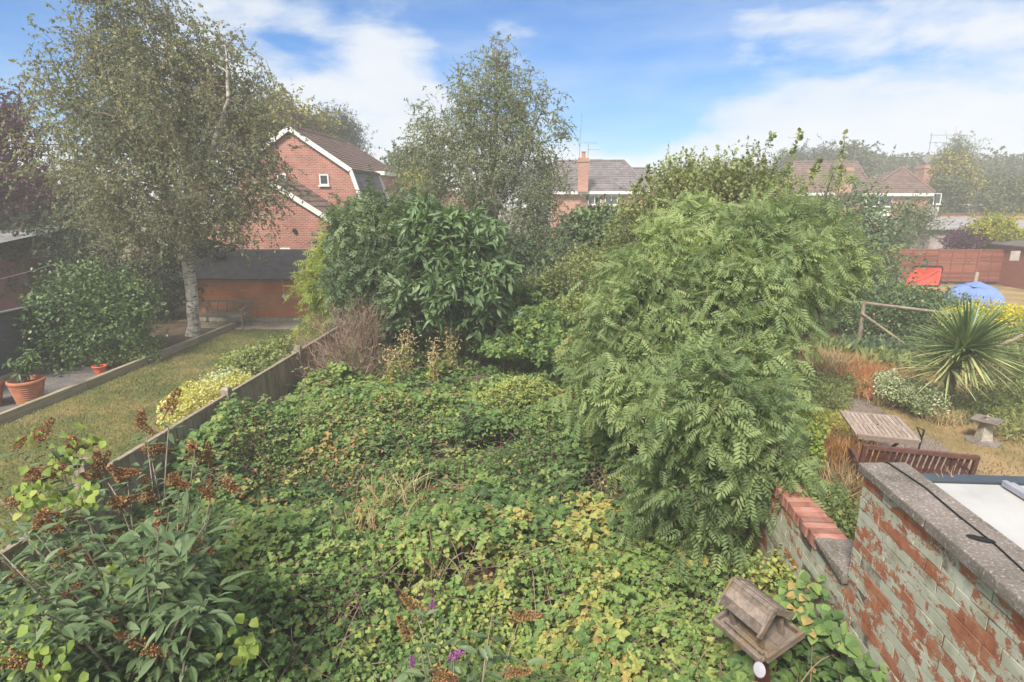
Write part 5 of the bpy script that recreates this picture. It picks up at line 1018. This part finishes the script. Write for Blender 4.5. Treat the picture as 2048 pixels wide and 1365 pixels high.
# main ash
c0 = np.array([1.55, 6.3, 0]); AS = [blob(1420, 570, 7.4, 125, 90), blob(1320, 640, 7.2, 105, 85), blob(1490, 590, 7.6, 62, 90), blob(1290, 740, 6.6, 90, 65), blob(1420, 760, 6.4, 90, 60), blob(1475, 750, 6.6, 60, 80), blob(1400, 775, 5.0, 75, 38), blob(1480, 880, 5.2, 75, 65), blob(1390, 920, 5.3, 80, 60), blob(1535, 925, 5.0, 38, 42), blob(1480, 500, 8.0, 100, 55), blob(1240, 690, 7.4, 50, 50), blob(1270, 560, 8, 45, 40), blob(1340, 480, 8.2, 55, 36), blob(1400, 450, 8.6, 50, 30), blob(1570, 560, 8.4, 35, 40)]
sp = [[c0 + (rng.normal(0, .1), rng.normal(0, .1), 0), (c0 + q[0]) / 2 + (0, 0, .2), q[0]] for q in AS]
tree('ash_tree', 'large bushy young ash with feathery leaves hanging over the low brick wall', 'tree', tuple(c0), sp, AS, 820, L_ash, .185, 'ash', .09, sub=7, per=7, L=.8, droop=.32, hang=.25, gap=.0, gf=2.1, tone=(.55, .3), upb=.25, cl=.12, minr=.004, nup=1.0, shell=.4)
YB = 10.6; AB = [blob(1580, 455, YB, 55, 40), blob(1640, 480, YB, 40, 36), blob(1570, 510, YB - .6, 70, 50), blob(1630, 560, YB, 60, 36), blob(1700, 520, YB, 26, 26), blob(1690, 392, YB, 14, 10), blob(1665, 350, YB, 8, 10)]; c0 = np.array([4.0, YB, 0]); sp = [[c0 + (rng.normal(0, .1), 0, 0), (c0 + q[0]) / 2, q[0]] for q in AB]
tree('ash_tree', 'farther light green ash with open top shoots in front of the brown roofed house', 'tree', tuple(c0), sp, AB, 330, L_ash_far, .22, 'ash', .07, sub=4, per=5, L=.45, droop=.2, hang=.15, gap=-.5, gf=1.5, tone=(.5, .3), upb=.5, cl=.12)
# small leaved privet at the ash's right flank
bush('privet_bush', 'small leaved yellow green privet along the wall at the right flank of the ash', [blob(1570, 820, 8.6, 36, 70), blob(1545, 710, 9, 45, 60), blob(1575, 770, 9, 25, 45)], 4500, L_oval, .045, 'rose', (.4, .3), shell=.3)
# right garden shrubs
bush('holm_oak', 'rounded grey green evergreen between ash and lap fence', [blob(1700, 455, 21, 85, 65), blob(1715, 540, 20.5, 80, 60), blob(1650, 520, 20, 70, 70), blob(1740, 590, 20, 50, 40)], 17000, L_oval, .11, 'elder', (.5, .35), lump=.25, lf=1.6, shell=.2)
bush('willow_bush', 'thin brownish green bush in front of the corner house', [blob(1830, 440, 33, 42, 42), blob(1800, 480, 32, 35, 30)], 4200, L_thin, .2, 'far', (.6, .35), shell=.6)
bush('rose_bush', 'dark leaved climbing rose with pale blooms under the rustic trellis', [blob(1750, 640, 17.2, 75, 48), blob(1830, 650, 16.6, 70, 50), blob(1690, 610, 18, 60, 40), blob(1790, 600, 17.5, 80, 28), blob(1870, 610, 17, 60, 25)], 15000, L_oval, .075, 'shrub', (.4, .35), shell=.25, lf=3, extra=('blooms', L_broad, 60, .07, 'pink'))
bush('rose_bush', 'rose bush with dark leaves around the weathered wooden post', [blob(1620, 600, 19, 55, 45), blob(1665, 640, 18.6, 30, 30), blob(1600, 660, 15.5, 30, 40)], 5000, L_oval, .075, 'elder', (.35, .3), shell=.25)
bush('golden_privet', 'bright golden privet hedge in front of the blue tent', [blob(1985, 637, 15.6, 75, 20), blob(2060, 645, 15.2, 70, 20), blob(1930, 626, 16.3, 35, 10)], 9000, L_oval, .06, 'golden', (.6, .3), shell=.2)
bush('green_hedge', 'dull green hedge below the golden privet at the right edge', [blob(2020, 690, 14.6, 90, 45), blob(2090, 740, 13, 60, 90)], 7000, L_oval, .07, 'rose', (.3, .3), shell=.2)
bush('variegated_shrub', 'silvery variegated shrub at the foot of the cordyline', [blob(1800, 775, 11.4, 40, 24), blob(1850, 800, 10.9, 36, 26), blob(1775, 757, 11.9, 24, 16)], 5200, L_oval, .04, 'variegated', (.55, .4), shell=.3)
bush('mixed_border', 'straggling green and reddish border plants behind the bird bath', [blob(1990, 800, 11.2, 60, 45), blob(2050, 760, 11.5, 50, 60), blob(1930, 830, 10.9, 40, 26), blob(2040, 860, 10, 50, 30)], 7000, L_thin, .09, 'rose', (.55, .45), shell=.4)
def tuft(name, label, cat, px, py, rx, n, h, mat, tone, tm=L_thin, group=None, lean=.5, Yo=0):
    c = G(px, py); root = thing(name, label, cat, (c[0], c[1], 0), group=group); b = Buf()
    P = c + rng.normal(0, 1, (n, 3)) * (rx, rx * .8, 0); P[:, 2] = rng.uniform(0, .25, n) * h; b.inst(tm, P, np.stack([rng.normal(0, lean, n), rng.normal(0, lean, n), np.ones(n)], -1), rng.normal(0, 1, (n, 3)), h * rng.uniform(.5, 1.2, n), np.clip(tone + rng.normal(0, .25, n), 0, 1)); b.build('foliage', M[mat], root); return root
def sh(name, label, px, py, rx, n, h, mat, tone, **k): return tuft(name, label, k.pop('cat', 'ornamental grass'), px, py, rx, n, h, mat, tone, **k)
thin = (np.array([(-.014, 0, 0), (.014, 0, 0), (.01, .6, .03), (-.01, .6, .03), (0, 1, -.12)], float), [(0, 1, 2, 3), (3, 2, 4)])
sh('ornamental_grass', 'yellow straw grass right beside the terracotta bowl', 1650, 745, .28, 1500, .5, 'straw', .5, tm=thin)
sh('ornamental_grass', 'russet orange grass in front of the trellis post', 1700, 738, .4, 1500, .34, 'rust', .4, tm=thin)
sh('ornamental_grass', 'reddish grass clump left of the cordyline', 1745, 760, .45, 1400, .34, 'rust', .7, tm=thin)
sh('ornamental_grass', 'arching dry yellow grass at the end of the garden table', 1790, 810, .22, 900, .42, 'straw', .4, tm=thin)
sh('ornamental_grass', 'sparse straw tuft under the cordyline stem', 1888, 848, .15, 300, .34, 'straw', .8, tm=thin)
sh('ornamental_grass', 'brown seeding grass clump between low wall and bench', 1650, 960, .28, 2600, .62, 'rust', .25, tm=thin)
sh('ornamental_grass', 'wispy brown grass against the end of the tall painted wall', 1680, 1010, .2, 1300, .55, 'straw', .25, tm=thin)
bush('heather', 'mounded green heather with yellow tips left of the gravel path', [blob(1650, 800, 10.9, 45, 28), blob(1625, 770, 11.6, 40, 24), blob(1680, 770, 11.8, 30, 20)], 6500, L_thin, .07, 'rose', (.45, .4), shell=.3, up_=.3)
bush('heather', 'orange tinged low shrub on the dry lawn edge beside the table', [blob(1675, 845, 9.9, 38, 16), blob(1620, 835, 10.2, 38, 16)], 3600, L_thin, .06, 'limegreen', (.75, .3), shell=.3, up_=.3)
bush('hebe', 'yellowish green bush behind the low wall at the edge of the ash', [blob(1612, 905, 7.6, 26, 50), blob(1600, 860, 8.3, 36, 34)], 3600, L_oval, .05, 'limegreen', (.35, .35), shell=.3)
bush('creeping_shrub', 'green creeping plant in the gap behind the low brick wall', [blob(1690, 1060, 4.9, 34, 42), blob(1660, 1010, 5.6, 30, 36)], 1600, L_oval, .045, 'rose', (.4, .3), shell=.4)
sh('perennials', 'fresh green clump between the red grass and the variegated shrub', 1790, 735, .35, 900, .35, 'rose', .4, cat='plant', tm=L_lance)
sh('perennials', 'low green and ochre clump right of the terracotta bowl', 1700, 700, .35, 800, .26, 'rose', .6, cat='plant', tm=L_lance)
sh('perennials', 'dark green clump under the diagonal brace of the trellis', 1770, 705, .5, 1300, .35, 'elder', .4, cat='plant', tm=L_lance)
sh('perennials', 'mixed reddish clump between path and red grass', 1740, 790, .25, 600, .3, 'rust', .6, cat='plant', tm=L_lance)
# cordyline
c = G(1885, 838); root = thing('cordyline', 'spiky cordyline palm with two heads of narrow sword leaves in the right garden', 'palm', (c[0], c[1], 0))
h1 = Dp(1928, 700, c[1]); h2 = Dp(1900, 738, c[1] - .1); b = Buf(); b.tube([(c[0], c[1], 0), (c[0] + .03, c[1], .5), h2 - (0, 0, .25), h2], [.07, .06, .055, .05], 9); b.tube([(c[0] + .02, c[1], .45), h1 - (.03, 0, .3), h1], [.055, .05, .045], 8); b.build('trunk', M['bark'], root)
blade = leaf([.01, .018, .023, .02, .013, 0], .3, .14)
for cc_, n, L_ in ((h1, 380, 1.05), (h2, 140, .9)):
    d = norm(rng.normal(0, 1, (n, 3))); d[:, 2] = np.abs(d[:, 2]) * rng.choice([1, 1, 1, -.35], n) + .08; d = norm(d); b = Buf()
    b.inst(blade, cc_ + d * .05, d, np.tile((0, 0, 1.), (n, 1)) + rng.normal(0, .1, (n, 3)), L_ * rng.uniform(.7, 1.05, n), np.clip(.35 + .45 * (d[:, 2] < .1) + rng.normal(0, .15, n), 0, 1)); b.build('leaf_head', M['cordy'], root)
# ---- buddlejas
def panicle():
    n = 300; t_ = rng.uniform(0, 1, n); a = rng.uniform(0, 6.28, n); r_ = .17 * (1 - t_) ** .7 * (.9 + .2 * np.sin(t_ * 30)) + .015; P = np.stack([r_ * np.cos(a), t_, r_ * np.sin(a)], -1)
    b = Buf(); b.inst(L_dia, P, np.stack([np.cos(a), np.full(n, .5), np.sin(a)], -1) + rng.normal(0, .3, (n, 3)), rng.normal(0, 1, (n, 3)), .105, rng.uniform(0, 1, n)); b.tube([(0, -.3, 0), (0, .4, 0), (0, .8, 0)], [.02, .05, .004], 6, 0, .1); return b
def buddleja(name, label, base, tips, n_leaf, lsize, heads, flowers, tone=.4, spread=.16, sr=.014):
    root = thing(name, label, 'shrub', tuple(base)); sb = Buf(); lb = Buf(); base = np.array(base, float)
    ends = []
    for tip in tips:
        tip = np.array(tip); s0 = base + (rng.normal(0, .12), rng.normal(0, .12), 0); m_ = s0 * .45 + tip * .55 + (0, 0, .35 + .1 * rng.normal()); ts = np.linspace(0, 1, 9)[:, None]; P = s0 * (1 - ts) ** 2 + 2 * m_ * ts * (1 - ts) + tip * ts ** 2
        sb.tube(P, np.linspace(sr, .0035, 9), 5, 1); dirT = norm(P[-1] - P[-2]); ends.append((P[-1], dirT))
        k = n_leaf; t_ = rng.uniform(.35, 1, k); Q = s0 * ((1 - t_) ** 2)[:, None] + 2 * m_ * (t_ * (1 - t_))[:, None] + tip * (t_ ** 2)[:, None] + rng.normal(0, spread * .3, (k, 3))
        a = rng.uniform(0, 6.28, k); d = np.stack([np.cos(a), np.sin(a), rng.uniform(-.7, .25, k)], -1) + dirT * .6; Q += d * .05
        lb.inst(L_long, Q, d, np.stack([rng.normal(0, .3, k), rng.normal(-.1, .3, k), np.ones(k)], -1), lsize * rng.uniform(.5, 1.15, k), np.clip(tone + rng.normal(0, .18, k), 0, 1))
    sb.build('stems', [M['straw'], M['rustic']], root); lb.build('foliage', M['buddleja'], root)
    for nm, mt, lst in (('seed_head', 'seed', heads), ('flower_spike', 'purple', flowers)):
        proto = None
        for (P, d, s_) in lst:
            if proto is None: o = panicle().build(nm, M[mt], root, world=False); proto = o
            else: o = proto.copy(); col.objects.link(o); o.parent = root
            y = norm(np.array(d, float)); x = norm(np.cross(y, (0.1, 0.2, 1))); z = np.cross(x, y); mw = np.eye(4); mw[:3, 0] = x * s_; mw[:3, 1] = y * s_; mw[:3, 2] = z * s_; mw[:3, 3] = np.array(P) - base
            from mathutils import Matrix
            o.matrix_local = Matrix(mw.tolist())
    return root
tips = []; heads = []
pts_ = [(40, 905), (90, 880), (150, 900), (60, 960), (130, 950), (200, 945), (255, 960), (300, 905), (340, 830), (290, 850), (390, 900), (420, 925), (360, 960), (310, 1000), (240, 1010), (170, 1020), (90, 1050), (20, 1010), (30, 1140), (130, 1120), (190, 1110), (260, 1060), (330, 1060), (420, 1000), (450, 960), (350, 1130), (270, 1170), (160, 1190), (60, 1230), (380, 1150), (320, 1200), (230, 1240), (110, 1290), (340, 1190), (400, 1090), (200, 1330), (20, 1330), (300, 1290), (-30, 1080), (-40, 950), (-40, 1250), (-30, 1350)]
for k, (px, py) in enumerate(pts_):
    f = (py - 830) / 535; Yk = 4.7 - 1.9 * f + rng.normal(0, .15); p = Dp(px, py, Yk); tips.append(p)
    for j in range(1 if py < 1200 else 0 + (rng.uniform() < .5)):
        for q in range(rng.integers(1, 4)): heads.append((p + (0, -.04, .04) + rng.normal(0, .02, 3), norm(np.array([rng.normal(.25, .9), rng.normal(0, .6), rng.normal(.15, .5)])), rng.uniform(.14, .24)))
extra = [Dp(rng.uniform(-40, 430), rng.uniform(1000, 1400), rng.uniform(2.7, 3.9)) - (0, 0, .1) for _ in range(60)]
buddleja('buddleja', 'large arching buddleja with brown spent flower heads in the near left corner', (-2.9, 3.5, 0), tips + extra, 42, .135, heads, [], .45)
c = lambda px, py, Y=2.9: Dp(px, py, Y)
tp = [c(865, 1215, 3.1), c(840, 1290), c(830, 1225, 3.1), c(905, 1310), c(985, 1275), c(985, 1230, 3.0), c(880, 1340), c(950, 1345), c(1040, 1235, 3.1), c(815, 1330)]
buddleja('buddleja', 'young buddleja with purple flower spikes among the near brambles', (c(900, 1365, 2.6)[0], 2.55, 0), tp, 16, .13, [(c(842, 1228, 3.1), (-.7, .1, .7), 0.176), (c(820, 1278, 2.95), (-.4, .1, .8), 0.162), (c(1020, 1232, 3.1), (1, 0, .1), 0.189), (c(868, 1345, 2.8), (.6, -.4, .2), 0.189), (c(1010, 1345, 2.8), (.9, 0, .1), 0.149)],
         [(c(866, 1222, 3.1), (-.05, .1, 1), .075), (c(900, 1318, 2.9), (.75, .1, .55), 0.115), (c(826, 1332, 2.9), (-.1, 0, 1), 0.074), (c(846, 1245, 3.05), (-.3, 0, 1), .03)], .6, sr=.006)
# bindweed with heart shaped lime leaves climbing over the buddleja
b = Buf()
for (px, py, r_, k, Y) in ((90, 1010, 45, 46, 3.9), (60, 990, 30, 24, 4.0), (120, 920, 40, 40, 4.4), (170, 985, 35, 34, 4.0), (50, 1290, 60, 40, 2.9), (100, 1330, 60, 36, 2.8), (240, 1150, 40, 26, 3.4), (370, 1140, 25, 14, 3.5), (60, 870, 15, 8, 4.6), (500, 1290, 40, 22, 3.1), (180, 890, 30, 16, 4.5)):
    for i in range(k):
        p = Dp(px + rng.normal(0, r_ * .6), py + rng.normal(0, r_ * .6), Y + rng.normal(0, .1)); b.inst(L_heart, [p], [(rng.normal(0, .5), rng.normal(-.4, .4), -.6 + rng.normal(0, .3))], [(rng.normal(0, .3), -.8, .7)], rng.uniform(.04, .085), np.clip(rng.normal(.2, .2), 0, .75))
tag(b.build('bindweed', M['limegreen']), 'lime green heart shaped bindweed leaves scrambling over the big buddleja', 'bindweed', kind='stuff')
# dry grass tufts in brambles
for k, (px, py, n, h) in enumerate(((790, 985, 110, .36), (715, 1050, 90, .3), (510, 1190, 130, .34), (860, 1020, 60, .34))):
    c = G(px, py, .75); root = thing('dry_grass_tuft', ['tall clump of dry blond grass in the middle of the brambles', 'lower straw coloured grass clump left of the tall one', 'green wispy grass tuft beside the big buddleja', 'thin dry grass wisps right of the tall clump'][k], 'grass tuft', (c[0], c[1], 0), group='dry grass tufts among the brambles'); b = Buf()
    P = c + rng.normal(0, .2, (n, 3)) * (1, 1, .4) - (0, 0, .1); b.inst(thin, P, np.stack([rng.normal(.1, .55, n), rng.normal(0, .5, n), np.ones(n)], -1), rng.normal(0, 1, (n, 3)), h * rng.uniform(.5, 1.2, n), rng.uniform(.3, 1, n)); b.build('blades', M['straw' if k != 2 else 'blade'], root)

# ================================================================== far trees
def far(name, label, px, py, Y, r1, r2, n, size, mat, tone, extra=(), tm=L_oval, group='trees on the skyline', gap=None, shell=.35, trunk=.2, cat='tree'):
    return dense(name, label, [blob(px, py, Y, r1, r2)] + [blob(*e) for e in extra], int(n * 2.6), tm, size * .58, mat, tone, group, cat, trunk, gap=gap, shell=shell)
far('oak_tree', 'yellowing tree behind the gable apex of the brick house', 565, 245, 36, 38, 34, 150, .3, 'fary', (.4, .3), ((625, 262, 38, 30, 24), (530, 270, 36, 30, 30)), gap=-.5)
far('cypress_tree', 'dark green cypress showing over the ridge of the gabled house', 670, 262, 44, 32, 30, 150, .32, 'conifer', (.5, .3), ((700, 290, 44, 24, 24), (640, 275, 44, 24, 20)), L_thin)
far('oak_tree', 'pale tree between the gabled house and the middle birch', 840, 345, 40, 30, 30, 110, .3, 'far', (.5, .3), ((800, 335, 42, 22, 18),))
far('laburnum_tree', 'small bright lime tree beside the white wing of the gabled house', 826, 378, 35, 10, 24, 40, .25, 'golden', (.2, .3))
far('cypress_tree', 'dark conifer over the left end of the brown roofed house', 1600, 326, 75, 18, 16, 70, .5, 'conifer', (.5, .3), ((1575, 330, 75, 18, 16),), L_thin)
far('cypress_tree', 'dark conifer over the middle of the brown roofed house', 1652, 326, 75, 22, 16, 80, .5, 'conifer', (.5, .3), (), L_thin)
far('oak_tree', 'dark rounded tree left of the broad aerial mast', 1700, 328, 72, 24, 16, 90, .5, 'far', (.2, .3), ())
far('oak_tree', 'low dark tree line crown directly behind the pyramid roof', 1775, 345, 85, 44, 12, 110, .6, 'far', (.15, .3), ((1745, 345, 85, 30, 18),))
far('oak_tree', 'dark tree left of the broad red chimney', 1835, 350, 85, 24, 12, 70, .6, 'far', (.1, .3))
far('poplar_tree', 'tall airy poplar with open grey branches right of the broad red chimney', 1925, 305, 62, 22, 30, 130, .3, 'far', (.6, .3), ((1900, 325, 62, 20, 25), (1935, 345, 62, 24, 26)), L_thin, gap=-.2, shell=.6)
far('maple_tree', 'golden leaved tree directly right of the broad red chimney', 1902, 352, 52, 20, 32, 110, .28, 'fary', (.5, .3), ((1915, 370, 52, 18, 16),))
far('hedge_tree', 'olive green bushy tree above the low bungalow', 1950, 400, 56, 40, 20, 170, .3, 'far', (.5, .3), ((1900, 395, 50, 24, 24), (1965, 372, 58, 36, 16)))
far('hedge_tree', 'large olive green bushy tree at the right edge above the garage', 2010, 405, 50, 50, 26, 220, .28, 'far', (.75, .3), ((2060, 395, 50, 44, 30),))
far('oak_tree', 'dark distant tree at the right edge of the skyline', 2040, 352, 80, 40, 18, 120, .6, 'far', (.0, .3), ((1990, 350, 82, 34, 16),))
far('oak_tree', 'hazy rounded tree on the skyline between hipped house and ash', 1360, 372, 80, 60, 12, 120, .6, 'far', (.3, .3), ((1430, 370, 80, 50, 12), (1500, 365, 80, 60, 12)))
far('oak_tree', 'hazy tree peeping out left behind the hipped house', 1080, 365, 70, 40, 24, 90, .5, 'far', (.3, .3))
far('forsythia', 'bright yellow green shrub over the lap fence before the corrugated garage', 1985, 475, 31.5, 38, 26, 110, .16, 'golden', (.2, .3), ((2000, 455, 31.5, 22, 16),), gap=-.5, group=None, cat='shrub', trunk=.05)
far('smoke_bush', 'dusky reddish shrub left of the yellow green one over the lap fence', 1935, 485, 31.5, 30, 18, 70, .14, 'plum', (.9, .3), (), group=None, cat='shrub', trunk=.04)
far('hedge_tree', 'low hazy hedge tree at far left behind the purple plum', -60, 420, 45, 160, 60, 180, .4, 'far', (.2, .3))
# ================================================================== air
b = Buf(); b.box((-225, -35, -1), (225, 295, 15)); hz = b.build('haze', [])
m = bpy.data.materials.new('haze_air'); m.use_nodes = True; nt = m.node_tree; nt.nodes.clear(); o_ = nt.nodes.new('ShaderNodeOutputMaterial'); v = nt.nodes.new('ShaderNodeVolumePrincipled')
v.inputs['Color'].default_value = (1, .99, .97, 1); v.inputs['Density'].default_value = .0039; v.inputs['Anisotropy'].default_value = -.1; nt.links.new(v.outputs[0], o_.inputs['Volume'])
hz.data.materials.clear(); hz.data.materials.append(m); tag(hz, kind='stuff')
